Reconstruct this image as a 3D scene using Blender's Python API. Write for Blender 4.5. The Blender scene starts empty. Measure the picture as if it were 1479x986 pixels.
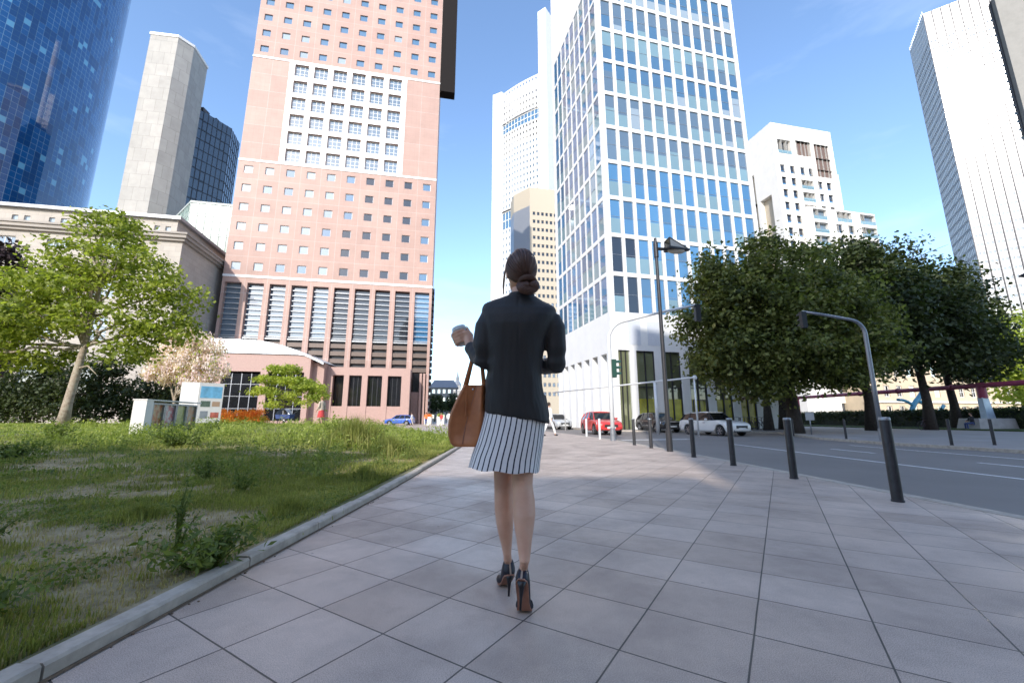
EXPOSURE, SKY, SUN = 1.32, .15, 2.0
REAR_Y, REAR_H, REAR_H2 = -29.0, 21.5, 45.0
import bpy, math, random
import numpy as np
from mathutils import Vector, Matrix, Quaternion
random.seed(7); RNG = np.random.default_rng(7)
scene = bpy.context.scene
COL = scene.collection
R = math.radians; PI = math.pi; sin = math.sin; cos = math.cos

# ---------------------------------------------------------------- camera model of the place (metres, camera over the origin)
FPX, CX, CY, HCAM = 590.0, 739.5, 493.0, 0.86
PITCH = math.atan(112/590)
def ray(u, v):
    a = (u-CX)/FPX; b = (CY-v)/FPX
    return a, cos(PITCH)-b*sin(PITCH), sin(PITCH)+b*cos(PITCH)
def G(u, v, z=0.0):
    a, y, k = ray(u, v); t = (z-HCAM)/k
    return a*t, y*t
def P(u, v, Y):
    a, y, k = ray(u, v); t = Y/y
    return Vector((a*t, Y, HCAM+k*t))
def zat(v, Y):
    a, y, k = ray(0, v); return HCAM+k/y*Y
def on_plane(u, v, p0, n):
    d = Vector(ray(u, v)); o = Vector((0, 0, HCAM)); p0 = Vector(p0); n = Vector(n)
    return o+d*((p0-o).dot(n)/d.dot(n))

# ---------------------------------------------------------------- materials
def srgb(r, g, b):
    f = lambda c: (c/255/12.92) if c/255 <= .04045 else ((c/255+.055)/1.055)**2.4
    return (f(r), f(g), f(b))
MATS = {}
class NT:
    def __init__(s, name):
        s.m = bpy.data.materials.new(name); s.m.use_nodes = True
        s.t = s.m.node_tree; s.n = s.t.nodes; s.l = s.t.links
        s.b = s.n['Principled BSDF']; s.out = s.n['Material Output']
        MATS[name] = s.m
    def node(s, typ, **kw):
        n = s.n.new(typ)
        for k, v in kw.items():
            if k.startswith('_'): setattr(n, k[1:], v)
            else:
                key = k.replace('__', ' ')
                n.inputs[int(key[1:]) if key[0] == 'i' and key[1:].isdigit() else key].default_value = v
        return n
    def link(s, a, b): s.l.new(a, b)
    def mix(s, fac, a, b, blend='MIX'):
        n = s.n.new('ShaderNodeMix'); n.data_type = 'RGBA'; n.blend_type = blend
        for sock, val in ((n.inputs[0], fac), (n.inputs[6], a), (n.inputs[7], b)):
            if hasattr(val, 'is_linked'): s.l.new(val, sock)
            elif isinstance(val, (int, float)): sock.default_value = val
            else: sock.default_value = (*val[:3], 1)
        return n.outputs[2]
    def math(s, op, a, b=0.0, c=None):
        n = s.n.new('ShaderNodeMath'); n.operation = op
        for i, val in enumerate((a, b, c)):
            if val is None: continue
            if hasattr(val, 'is_linked'): s.l.new(val, n.inputs[i])
            else: n.inputs[i].default_value = val
        return n.outputs[0]
    def ramp(s, fac, stops):
        n = s.n.new('ShaderNodeValToRGB'); e = n.color_ramp.elements
        while len(e) < len(stops): e.new(.5)
        for el, (p, c) in zip(e, stops):
            el.position = p; el.color = (*c[:3], 1) if not isinstance(c, (int, float)) else (c, c, c, 1)
        s.l.new(fac, n.inputs[0]); return n.outputs[0]
    def coord(s, kind='Object'):
        return s.n.new('ShaderNodeTexCoord').outputs[kind]
    def noise(s, vec, scale, detail=4, rough=.6):
        n = s.n.new('ShaderNodeTexNoise'); n.inputs['Scale'].default_value = scale
        n.inputs['Detail'].default_value = detail; n.inputs['Roughness'].default_value = rough
        s.l.new(vec, n.inputs['Vector']); return n.outputs['Fac']
    def bump(s, h, strength=.3, dist=.02):
        n = s.n.new('ShaderNodeBump'); n.inputs['Strength'].default_value = strength; n.inputs['Distance'].default_value = dist
        s.l.new(h, n.inputs['Height']); s.l.new(n.outputs[0], s.b.inputs['Normal'])
    def base(s, c):
        if hasattr(c, 'is_linked'): s.l.new(c, s.b.inputs['Base Color'])
        else: s.b.inputs['Base Color'].default_value = (*c[:3], 1)
    def set(s, **kw):
        for k, v in kw.items(): s.b.inputs[k.replace('_', ' ')].default_value = v
def pm(name, col, rough=.6, metal=0., var=.12, scale=4., bump=0., bscale=None, coat=0., ior=1.5, bdist=.01):
    """Principled material with procedural colour variation and optional bump."""
    t = NT(name); co = t.coord()
    n = t.noise(co, scale, 5)
    lo = [max(0, c*(1-var)) for c in col]; hi = [min(1, c*(1+var)) for c in col]
    t.base(t.ramp(n, [(.3, lo), (.7, hi)]))
    t.set(Roughness=rough, Metallic=metal, IOR=ior)
    if coat: t.set(Coat_Weight=coat, Coat_Roughness=.04)
    if bump: t.bump(t.noise(co, bscale or scale*6, 4), bump, bdist)
    return t.m
def glass(name, col, rough=.03, ior=1.9, var=.15, scale=.3):
    t = NT(name); co = t.coord()
    oi = t.n.new('ShaderNodeObjectInfo').outputs['Random']
    n = t.noise(co, scale, 3)
    f = t.math('ADD', t.math('MULTIPLY', n, .5), t.math('MULTIPLY', oi, .5))
    t.base(t.ramp(f, [(.2, [c*(1-var) for c in col]), (.8, [min(1, c*(1+var)) for c in col])]))
    t.set(Roughness=rough, IOR=ior)
    return t.m

# ---------------------------------------------------------------- mesh builder
class MB:
    def __init__(s): s.v = []; s.f = []; s.m = []; s.uv = []
    def face(s, pts, mat=0, uv=None):
        i = len(s.v); s.v += [tuple(p) for p in pts]
        s.f.append(tuple(range(i, i+len(pts)))); s.m.append(mat); s.uv.append(uv)
    def idx(s, verts, faces, mat=0, uvs=None):
        i = len(s.v); s.v += [tuple(p) for p in verts]
        for k, f in enumerate(faces):
            s.f.append(tuple(i+j for j in f)); s.m.append(mat); s.uv.append(uvs[k] if uvs else None)
    def box(s, a, b, mat=0):
        x0, y0, z0 = a; x1, y1, z1 = b
        s.hexa([(x0,y0,z0),(x1,y0,z0),(x1,y1,z0),(x0,y1,z0),(x0,y0,z1),(x1,y0,z1),(x1,y1,z1),(x0,y1,z1)], mat)
    def hexa(s, p, mat=0):
        s.idx(p, [(0,3,2,1),(4,5,6,7),(0,1,5,4),(1,2,6,5),(2,3,7,6),(3,0,4,7)], mat)
    def obox(s, c, ax, hs, mat=0):
        c = Vector(c); X, Y, Z = [Vector(a)*h for a, h in zip(ax, hs)]
        s.hexa([c-X-Y-Z, c+X-Y-Z, c+X+Y-Z, c-X+Y-Z, c-X-Y+Z, c+X-Y+Z, c+X+Y+Z, c-X+Y+Z], mat)
    def prism(s, poly, z0, z1, mat=0, top=None):
        n = len(poly); d = 0
        for k in range(n):
            a, b = poly[k], poly[(k+1) % n]; L = math.hypot(b[0]-a[0], b[1]-a[1])
            s.face([(a[0],a[1],z0),(b[0],b[1],z0),(b[0],b[1],z1),(a[0],a[1],z1)], mat, [(d,z0),(d+L,z0),(d+L,z1),(d,z1)]); d += L
        s.face([(p[0],p[1],z1) for p in poly], mat if top is None else top, [(p[0],p[1]) for p in poly])
        s.face([(p[0],p[1],z0) for p in reversed(poly)], mat, [(p[0],p[1]) for p in reversed(poly)])
    def sheet(s, poly, z, mat=0):
        s.face([(p[0],p[1],z) for p in poly], mat, [(p[0],p[1]) for p in poly])
    def loft(s, rings, mat=0, caps=True, closed=True, uvscale=None):
        n = len(rings[0]); vs = [p for r in rings for p in r]; fs = []; uvs = []
        for i in range(len(rings)-1):
            for j in range(n if closed else n-1):
                k = (j+1) % n
                fs.append((i*n+j, i*n+k, (i+1)*n+k, (i+1)*n+j))
                uvs.append([(j/n,i/(len(rings)-1)),((j+1)/n,i/(len(rings)-1)),((j+1)/n,(i+1)/(len(rings)-1)),(j/n,(i+1)/(len(rings)-1))])
        if caps:
            fs.append(tuple(range(n-1, -1, -1))); uvs.append([(0,0)]*n)
            fs.append(tuple((len(rings)-1)*n+j for j in range(n))); uvs.append([(0,1)]*n)
        s.idx(vs, fs, mat, uvs)
    def tube(s, pts, rad, n=8, mat=0, flat=1.0, caps=True, up=None):
        pts = [Vector(p) for p in pts]
        if not isinstance(rad, (list, tuple)): rad = [rad]*len(pts)
        rings = []; prev = None
        for i, p in enumerate(pts):
            t = (pts[min(i+1, len(pts)-1)]-pts[max(i-1, 0)])
            t = t.normalized() if t.length > 1e-9 else Vector((0,0,1))
            if prev is None:
                a = Vector(up) if up else (Vector((0,0,1)) if abs(t.z) < .9 else Vector((0,1,0)))
                a = (a-t*a.dot(t)).normalized()
            else:
                a = prev-t*prev.dot(t); a = a.normalized() if a.length > 1e-6 else t.orthogonal().normalized()
            prev = a; b = t.cross(a)
            r = rad[i]
            rings.append([p+a*(cos(2*PI*k/n)*r*flat)+b*(sin(2*PI*k/n)*r) for k in range(n)])
        s.loft(rings, mat, caps)
    def ell(s, c, r, nu=12, nv=8, mat=0, rot=None):
        c = Vector(c); rings = []
        for i in range(1, nv):
            th = PI*i/nv
            ring = [Vector((r[0]*sin(th)*cos(2*PI*j/nu), r[1]*sin(th)*sin(2*PI*j/nu), -r[2]*cos(th))) for j in range(nu)]
            rings.append([c+(rot @ q if rot else q) for q in ring])
        s.loft(rings, mat, True)
    def mesh(s, name, mats, origin=None, smooth=False):
        me = bpy.data.meshes.new(name)
        v = s.v if origin is None else [(p[0]-origin[0], p[1]-origin[1], p[2]-origin[2]) for p in s.v]
        me.from_pydata(v, [], s.f)
        for m in (mats if isinstance(mats, (list, tuple)) else [mats]): me.materials.append(m)
        me.polygons.foreach_set('material_index', s.m)
        if any(u is not None for u in s.uv):
            ul = me.uv_layers.new(name='UVMap'); flat = []
            for f, u in zip(s.f, s.uv):
                for k in range(len(f)): flat += list(u[k]) if u else [0., 0.]
            ul.data.foreach_set('uv', flat)
        if smooth: me.polygons.foreach_set('use_smooth', [True]*len(s.f))
        me.update(); return me
    def build(s, name, mats, parent=None, origin=None, smooth=False, auto=None):
        me = s.mesh(name, mats, origin, smooth)
        if auto is not None:
            weld(me); me.polygons.foreach_set('use_smooth', [True]*len(me.polygons)); me.set_sharp_from_angle(angle=R(auto))
        return link(name, me, parent, None if parent else origin)
def weld(me, d=1e-4):
    import bmesh
    bm = bmesh.new(); bm.from_mesh(me); bmesh.ops.remove_doubles(bm, verts=bm.verts, dist=d)
    bmesh.ops.recalc_face_normals(bm, faces=bm.faces); bm.to_mesh(me); bm.free()
def link(name, me, parent=None, loc=None):
    o = bpy.data.objects.new(name, me); COL.objects.link(o)
    if parent: o.parent = parent
    if loc: o.location = loc
    return o
def thing(name, label, cat, loc=(0,0,0), rz=0, group=None):
    o = bpy.data.objects.new(name, None); COL.objects.link(o)
    o.location = loc; o.rotation_euler = (0,0,rz); o.empty_display_size = .2
    return tag(o, label, cat, group)
def tag(o, label, cat, group=None):
    o['label'] = label; o['category'] = cat
    if group: o['group'] = group
    return o
def structure(o): o['kind'] = 'structure'; return o
def stuff(o): o['kind'] = 'stuff'; return o
def children(o): return [c for c in COL.objects if c.parent == o]
def dup(root, loc, rz=0, label=None, group=None, scale=None):
    m = {root: root.copy()}; COL.objects.link(m[root])
    todo = [root]
    while todo:
        q = todo.pop()
        for ch in KIDS(q):
            c = ch.copy(); COL.objects.link(c); c.parent = m[q]; m[ch] = c; todo.append(ch)
    r = m[root]; r.location = loc; r.rotation_euler = (0,0,rz)
    if scale: r.scale = (scale,)*3 if isinstance(scale, (int, float)) else scale
    if label: r['label'] = label
    if group: r['group'] = group
    return r
def KIDS(o): return list(o.children)
def np_mesh(name, verts, nper, mats, parent=None, mat_idx=None, loc=None):
    """verts (N*nper,3): N separate polygons of nper corners."""
    n = len(verts)//nper
    me = bpy.data.meshes.new(name); me.vertices.add(n*nper); me.loops.add(n*nper); me.polygons.add(n)
    me.vertices.foreach_set('co', np.asarray(verts, np.float32).ravel())
    me.loops.foreach_set('vertex_index', np.arange(n*nper, dtype=np.int32))
    me.polygons.foreach_set('loop_start', np.arange(0, n*nper, nper, dtype=np.int32))
    me.polygons.foreach_set('loop_total', np.full(n, nper, np.int32))
    for m in (mats if isinstance(mats, (list, tuple)) else [mats]): me.materials.append(m)
    if mat_idx is not None: me.polygons.foreach_set('material_index', np.asarray(mat_idx, np.int32))
    me.update(calc_edges=True); return link(name, me, parent, loc)
def remesh(mb, voxel, smooth_it=4, factor=.5):
    me = mb.mesh('tmp', [], None)
    o = bpy.data.objects.new('tmp', me); COL.objects.link(o)
    m = o.modifiers.new('r', 'REMESH'); m.mode = 'VOXEL'; m.voxel_size = voxel; m.use_smooth_shade = True
    if smooth_it:
        k = o.modifiers.new('s', 'SMOOTH'); k.iterations = smooth_it; k.factor = factor
    dg = bpy.context.evaluated_depsgraph_get()
    out = bpy.data.meshes.new_from_object(o.evaluated_get(dg))
    bpy.data.objects.remove(o); bpy.data.meshes.remove(me)
    out.polygons.foreach_set('use_smooth', [True]*len(out.polygons))
    return out
def vnoise(x, y, seed=0):
    r = np.random.default_rng(seed); out = np.zeros_like(x); amp = 1.; tot = 0
    for o in range(5):
        f = 2**o
        for k in range(3):
            a = r.uniform(0, 2*PI); ph = r.uniform(0, 2*PI); w = r.uniform(.7, 1.3)*f
            out = out+amp*np.sin((x*cos(a)+y*sin(a))*w+ph+1.3*np.sin((x*sin(a)-y*cos(a))*w*.7+ph*2))/3
        tot += amp; amp *= .62
    return out/tot*1.6

# ---------------------------------------------------------------- facades and windows
def facade(mb, O, U, N, us, zs, holes, depth, mw=0, mr=0):
    """wall sheet with real openings; O corner, U along, N inward (2-D unit vectors); us/zs break points; holes set of (i,j)."""
    O = Vector(O); U = Vector((U[0], U[1], 0)); N = Vector((N[0], N[1], 0)); Z = Vector((0,0,1))
    q = lambda u, z, d=0: O+U*u+Z*z+N*d
    for i in range(len(us)-1):
        j = 0
        while j < len(zs)-1:
            u0, u1, z0, z1 = us[i], us[i+1], zs[j], zs[j+1]
            if (i, j) in holes:
                for a, b in (((u0,z0),(u1,z0)), ((u1,z0),(u1,z1)), ((u1,z1),(u0,z1)), ((u0,z1),(u0,z0))):
                    mb.face([q(*a), q(*b), q(*b, depth), q(*a, depth)], mr, [a, b, b, a])
                j += 1
            else:
                k = j
                while k+1 < len(zs)-1 and (i, k+1) not in holes: k += 1
                z1 = zs[k+1]
                mb.face([q(u0,z0), q(u1,z0), q(u1,z1), q(u0,z1)], mw, [(u0,z0),(u1,z0),(u1,z1),(u0,z1)])
                j = k+1
def grid_breaks(start, pitch, n, a, b, end):
    """break points for n openings [start+k*pitch+a, +b]; returns list and hole indices"""
    br = [0.]; idx = []
    for k in range(n):
        for t in (start+k*pitch+a, start+k*pitch+b):
            if t-br[-1] > 1e-6: br.append(t)
        idx.append(len(br)-2)
    if end-br[-1] > 1e-6: br.append(end)
    return br, idx
WCACHE = {}
def win_parts(w, h, fw, mull, trans, split, mats):
    """frame mesh builder and pane mesh builder, local: x width, z up, y inward"""
    fr, pn = MB(), MB(); t = .05
    for a, b in (((0,0,0),(w,t,fw)), ((0,0,h-fw),(w,t,h)), ((0,.002,fw),(fw,t-.002,h-fw)), ((w-fw,.002,fw),(w,t-.002,h-fw))): fr.box(a, b)
    for k in range(mull):
        x = w*(k+1)/(mull+1); fr.box((x-fw*.35, .004, fw), (x+fw*.35, t-.004, h-fw))
    for k in range(trans):
        z = h*(k+1)/(trans+1); fr.box((fw, .006, z-fw*.35), (w-fw, t-.006, z+fw*.35))
    zs = h*split
    if split <= 0: pn.face([(fw,.03,fw),(w-fw,.03,fw),(w-fw,.03,h-fw),(fw,.03,h-fw)], 0)
    else:
        pn.face([(fw,.03,zs),(w-fw,.03,zs),(w-fw,.03,h-fw),(fw,.03,h-fw)], 0)
        pn.face([(fw,.03,fw),(w-fw,.03,fw),(w-fw,.03,zs),(fw,.03,zs)], 1)
    return fr, pn
def windows(parent, wins, limit=100, far=None, sub=True):
    """wins: list of dict(O,U,N,u,z,w,h,d,fw,mull,trans,split,frame,panes); first `limit` become parts, the rest one stuff part"""
    rest = {}
    for k, q in enumerate(wins):
        U = Vector((q['U'][0], q['U'][1], 0)); N = Vector((q['N'][0], q['N'][1], 0))
        org = Vector(q['O'])+U*q['u']+N*q['d']; org.z = q['O'][2]+q['z']
        key = (round(q['w'],3), round(q['h'],3), q['fw'], q['mull'], q['trans'], q['split'], q['frame'].name, tuple(m.name for m in q['panes']))
        if key not in WCACHE:
            fr, pn = win_parts(q['w'], q['h'], q['fw'], q['mull'], q['trans'], q['split'], q['panes'])
            WCACHE[key] = (fr, pn, fr.mesh('window', q['frame']), pn.mesh('pane', q['panes']))
        fr, pn, fm, pmh = WCACHE[key]
        ang = math.atan2(U.y, U.x)
        flip = N.dot(Vector((-U.y, U.x, 0))) < 0
        M = Matrix.Translation(org) @ Matrix.Rotation(ang, 4, 'Z') @ (Matrix.Diagonal((1,-1,1,1)) if flip else Matrix())
        if k < limit:
            o = link('window', fm, parent); o.matrix_local = M
            if sub: link('pane', pmh, o)
        else:
            if not rest: rest['mb'] = MB(); rest['mats'] = []
            def mi(m):
                if m not in rest['mats']: rest['mats'].append(m)
                return rest['mats'].index(m)
            for b, ms in ((fr, [q['frame']]), (pn, q['panes'])):
                i0 = len(rest['mb'].v); rest['mb'].v += [tuple(M @ Vector(p)) for p in b.v]
                for f, m in zip(b.f, b.m): rest['mb'].f.append(tuple(i0+j for j in f)); rest['mb'].m.append(mi(ms[m])); rest['mb'].uv.append(None)
    if rest:
        stuff(rest['mb'].build('window', rest['mats'], parent))
def lattice(O, U, N, us, zs, w, h, d, **kw):
    return [dict(O=O, U=U, N=N, u=u, z=z, w=w, h=h, d=d, **kw) for z in zs for u in us]
def az(a): return (sin(R(a)), cos(R(a)))
# ---------------------------------------------------------------- render, camera, light
scene.render.engine = 'CYCLES'
vs = scene.view_settings; vs.view_transform = 'Standard'; vs.look = 'None'; vs.gamma = 1; vs.exposure = EXPOSURE; vs.use_curve_mapping = False
cam = bpy.data.cameras.new('camera'); camo = bpy.data.objects.new('camera', cam); COL.objects.link(camo)
cam.sensor_width = 36; cam.lens = FPX/1479*36; cam.clip_start = .05; cam.clip_end = 9000
camo.location = (0,0,HCAM); camo.rotation_euler = (PI/2+PITCH, 0, 0)
cam.dof.use_dof = True; cam.dof.focus_distance = 2.25; cam.dof.aperture_fstop = 5.6
scene.camera = camo
SUN_AZ, SUN_EL = -165, 28
w = bpy.data.worlds.new('World'); scene.world = w; w.use_nodes = True
nt = w.node_tree; bg = nt.nodes['Background']; sky = nt.nodes.new('ShaderNodeTexSky')
sky.sky_type = 'NISHITA'; sky.sun_disc = False; sky.sun_elevation = R(SUN_EL); sky.sun_rotation = R(SUN_AZ)
sky.air_density = 1.05; sky.dust_density = .9; sky.ozone_density = 3.2
# thin wisps of cloud, part of the sky itself
tc = nt.nodes.new('ShaderNodeTexCoord'); mp = nt.nodes.new('ShaderNodeMapping'); mp.inputs['Scale'].default_value = (1,1.6,4.5)
no = nt.nodes.new('ShaderNodeTexNoise'); no.inputs['Scale'].default_value = 2.2; no.inputs['Detail'].default_value = 7; no.inputs['Roughness'].default_value = .55
cr = nt.nodes.new('ShaderNodeValToRGB'); cr.color_ramp.elements[0].position = .56; cr.color_ramp.elements[1].position = .85
cr.color_ramp.elements[1].color = (.16,.16,.16,1)
mx = nt.nodes.new('ShaderNodeMix'); mx.data_type = 'RGBA'; mx.inputs[7].default_value = (5.2,5.6,6.2,1)
nt.links.new(tc.outputs['Generated'], mp.inputs[0]); nt.links.new(mp.outputs[0], no.inputs['Vector']); nt.links.new(no.outputs['Fac'], cr.inputs[0])
nt.links.new(cr.outputs[0], mx.inputs[0]); nt.links.new(sky.outputs[0], mx.inputs[6]); nt.links.new(mx.outputs[2], bg.inputs[0])
bg.inputs[1].default_value = SKY
sd = bpy.data.lights.new('sun', 'SUN'); sd.energy = SUN; sd.angle = R(.5); sd.color = (1,.945,.87)
so = bpy.data.objects.new('sun', sd); COL.objects.link(so)
d = Vector((cos(R(SUN_EL))*sin(R(SUN_AZ)), cos(R(SUN_EL))*cos(R(SUN_AZ)), sin(R(SUN_EL))))
so.rotation_euler = d.to_track_quat('Z', 'Y').to_euler(); so.location = (-20,-60,60)

# ---------------------------------------------------------------- ground materials
t = NT('paving'); co = t.coord()
mp = t.node('ShaderNodeMapping', _vector_type='TEXTURE'); mp.inputs['Location'].default_value = (.052,1.972,0); mp.inputs['Rotation'].default_value = (0,0,R(-32.8))
t.link(co, mp.inputs[0])
br = t.n.new('ShaderNodeTexBrick'); br.offset = 0; br.squash = 1
for k, v in (('Color1', (.445,.345,.28,1)), ('Color2', (.535,.43,.36,1)), ('Mortar', (.075,.062,.052,1))): br.inputs[k].default_value = v
br.inputs['Scale'].default_value = 1; br.inputs['Mortar Size'].default_value = .0040; br.inputs['Mortar Smooth'].default_value = .25
br.inputs['Brick Width'].default_value = .425; br.inputs['Row Height'].default_value = .405
wb = t.n.new('ShaderNodeVectorMath'); wb.operation = 'MULTIPLY_ADD'
nz = t.n.new('ShaderNodeTexNoise'); nz.inputs['Scale'].default_value = 3; t.link(co, nz.inputs['Vector'])
t.link(nz.outputs['Color'], wb.inputs[0]); wb.inputs[1].default_value = (.004,.004,0); t.link(mp.outputs[0], wb.inputs[2])
t.link(wb.outputs[0], br.inputs['Vector'])
spk = t.ramp(t.noise(co, 260, 2, .8), [(.34, .55), (.5, 1.), (.68, 1.4)])
big = t.ramp(t.noise(co, 1.3, 6, .62), [(.3, .74), (.68, 1.14)])
med = t.ramp(t.noise(co, 14, 5, .7), [(.3, .93), (.7, 1.05)])
c = t.mix(1, t.mix(1, t.mix(1, br.outputs['Color'], spk, 'MULTIPLY'), big, 'MULTIPLY'), med, 'MULTIPLY')
vor = t.n.new('ShaderNodeTexVoronoi'); vor.inputs['Scale'].default_value = 2.6; t.link(co, vor.inputs['Vector'])
spot = t.ramp(vor.outputs['Distance'], [(.012, .35), (.03, 1.)])
c = t.mix(1, c, spot, 'MULTIPLY'); t.base(c)
t.link(t.ramp(big, [(.8, .66), (1.1, .50)]), t.b.inputs['Roughness'])
t.bump(t.math('SUBTRACT', t.math('MULTIPLY', t.noise(co, 180, 3), .12), t.math('MULTIPLY', br.outputs['Fac'], 1.)), .6, .004)
t = NT('asphalt'); co = t.coord()
t.base(t.mix(t.ramp(t.noise(co, .35, 6), [(.35, 0.), (.7, 1.)]), t.ramp(t.noise(co, 220, 2, .8), [(.3, (.10,.09,.082)), (.75, (.28,.25,.225))]), (.225,.20,.18)))
t.set(Roughness=.75); t.bump(t.noise(co, 160, 3), .4, .006)
pm('kerb_stone', (.42,.365,.30), .8, var=.25, scale=9, bump=.4, bscale=60, bdist=.004)
pm('road_paint', (.74,.73,.70), .7, var=.18, scale=7)
t = NT('soil'); co = t.coord()
at = t.n.new('ShaderNodeAttribute'); at.attribute_name = 'patch'
soil = t.ramp(t.noise(co, 5, 8, .7), [(.3, (.17,.125,.065)), (.5, (.34,.27,.15)), (.72, (.52,.43,.27))])
grs = t.ramp(t.noise(co, 9, 6, .7), [(.3, (.075,.09,.025)), (.7, (.19,.20,.065))])
t.base(t.mix(at.outputs['Fac'], soil, grs)); t.set(Roughness=.95); t.bump(t.noise(co, 26, 8, .7), .7, .04)
pm('far_ground', (.24,.23,.22), .9, var=.1, scale=.2)

# ---------------------------------------------------------------- ground
g = MB(); g.sheet([(-4000,-4000),(4000,-4000),(4000,4000),(-4000,4000)], -.16); structure(g.build('ground', MATS['far_ground']))
LK = [(4.62,-30),(4.62,4),(4.6,9),(4.55,13),(4.4,17),(4.1,20),(3.2,26),(1.6,34),(-1.8,50),(-6,68)]      # left kerb of the road
RK = [(15,-30),(14.8,8),(14.45,12),(14.15,16),(14.6,20),(16.2,24),(17.8,28),(16.5,31),(11,31.6),(7.7,33.4),(5.6,41),(2.6,53),(-1,68)]
g = MB(); g.sheet([(-1.2,-30.5)]+[(4,-30.5),(18,-30.5),(60,-30.5),(60,34),(9,75),(-9,75),(-9,60),(0,30)], -.10); structure(g.build('road', MATS['asphalt']))
def inset(c, d):
    out = []
    for i, p in enumerate(c):
        a = Vector(c[max(i-1,0)]); b = Vector(c[min(i+1,len(c)-1)]); t = (b-a).normalized(); out.append((p[0]-t.y*d, p[1]+t.x*d))
    return out
lk2 = inset(LK, .16); rk2 = inset(RK, -.16)
g = MB(); g.prism([(-90,-30)]+[(p[0],p[1]) for p in lk2]+[(-6.2,120),(-90,120)], -.13, 0, 0); structure(g.build('pavement', MATS['paving']))
pm('far_paving', (.30,.265,.24), .8, var=.14, scale=.6, bump=.2, bscale=30)
g = MB(); g.prism([(120,-30)]+[(120,120),(-1,120)]+[(p[0],p[1]) for p in reversed(rk2)], -.13, 0, 0); structure(g.build('pavement', MATS['far_paving']))
g = MB()
for c, c2 in ((LK, lk2), (RK, rk2)):
    for i in range(len(c)-1):
        a, b, a2, b2 = c[i], c[i+1], c2[i], c2[i+1]; L = math.hypot(b[0]-a[0], b[1]-a[1]); n = max(1, int(L/1.0))
        for k in range(n):
            f0, f1 = k/n+.004/L, (k+1)/n-.004/L
            l = lambda p, q, f: (p[0]+(q[0]-p[0])*f, p[1]+(q[1]-p[1])*f)
            A, B, A2, B2 = l(a,b,f0), l(a,b,f1), l(a2,b2,f0), l(a2,b2,f1)
            g.hexa([(*A,-.13),(*B,-.13),(*B2,-.13),(*A2,-.13),(*A,.004),(*B,.004),(*B2,.004),(*A2,.004)])
structure(g.build('road_kerb', MATS['kerb_stone']))
g = MB()
def strip(pts, w, z=-.096):
    l = inset(pts, w/2); r = inset(pts, -w/2)
    for i in range(len(pts)-1): g.sheet([r[i], r[i+1], l[i+1], l[i]], z)
zr = -.1
strip([(8.25,2),(8.3,6.8),(8.35,10.3),(8.6,16.5)], .10)
strip([(12.55,4),(12.4,10),(12.6,15.7)], .10)
for y0 in (3.5, 7.8, 12.1): strip([(10.4,y0),(10.45,y0+1.7)], .11)
strip([(5.1,19.5),(8.6,20.4)], .35)
structure(g.build('road_marking', MATS['road_paint']))

# lawn with gentle rise
YB = [(-1.66,14),(-2,17),(-4,22),(-8,27),(-14,32),(-25,36),(-75,46)]
def yb(x):
    return np.interp(-x, [-p[0] for p in YB], [p[1] for p in YB])
def sst(t): t = np.clip(t, 0, 1); return t*t*(3-2*t)
def lawn_z(x, y):
    x = np.asarray(x, float); y = np.asarray(y, float)
    z = .028+.44*sst((y-3)/21)*sst((-1.6-x)/6)
    z = z*sst((yb(x)-y)/3+.25)+.02
    return z+.022*vnoise(x*1.7, y*1.7, 3)*np.clip((-1.75-x)*2, 0, 1)
def patch(x, y):
    """1 where turf, 0 where bare"""
    far = sst((np.asarray(y, float)-10)/5)
    n = vnoise(np.asarray(x)*1.1, np.asarray(y)*1.5, 11)+.6*vnoise(np.asarray(x)*3.7, np.asarray(y)*4.6, 5)
    return np.clip(sst((n+.66)/1.15)+far*.9, 0, 1)
NX, NY = 150, 230
xs = -1.585-(np.linspace(0, 1, NX)**2.2)*73; ty = np.linspace(0, 1, NY)**1.6
X = np.repeat(xs[:,None], NY, 1); Y = -5+ty[None,:]*(yb(xs)[:,None]+5); Z = lawn_z(X, Y)
me = bpy.data.meshes.new('lawn_soil')
ii = np.arange(NX*NY).reshape(NX, NY)
me.from_pydata(np.stack([X,Y,Z],-1).reshape(-1,3).tolist(), [], np.stack([ii[:-1,:-1],ii[:-1,1:],ii[1:,1:],ii[1:,:-1]],-1).reshape(-1,4).tolist())
a = me.attributes.new('patch', 'FLOAT', 'POINT'); a.data.foreach_set('value', patch(X,Y).ravel())
me.materials.append(MATS['soil']); me.polygons.foreach_set('use_smooth', [True]*len(me.polygons))
structure(link('lawn_soil', me))
# kerb of the lawn, one stone after another, a gap where the weeds have pushed in
g = MB(); KL = [(-1.60,-5),(-1.57,1.55),(-1.55,2.62),(-1.50,5.12),(-1.52,9),(-1.60,13.3),(-1.9,16.5),(-3.9,21.6),(-7.9,26.8),(-14,31.8),(-25,36)]
rr = random.Random(3)
for i in range(len(KL)-1):
    a, b = Vector(KL[i]), Vector(KL[i+1]); L = (b-a).length; n = max(1, round(L/.95)); tt = (b-a)/L; nn = Vector((-tt.y, tt.x))
    for k in range(n):
        p, q = a+tt*(L*k/n+.004), a+tt*(L*(k+1)/n-.004)
        j = rr.uniform(-.006,.006); h = .058+rr.uniform(-.006,.005); bv = .010
        rings = [[(*(r+nn*o), z) for o, z in ((j,-.02),(j,h-bv),(j+bv,h),(.088+j,h),(.098+j,h-bv),(.098+j,-.02))] for r in (p, q)]
        g.loft(rings)
structure(g.build('lawn_kerb', MATS['kerb_stone']))
pm('soil_dark', (.15,.105,.065), .95, var=.4, scale=30)
g = MB(); strip2 = inset(KL[:6], -.022)
for i in range(5): g.sheet([strip2[i], strip2[i+1], KL[i+1], KL[i]], .0045)
rr = random.Random(1)
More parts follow.
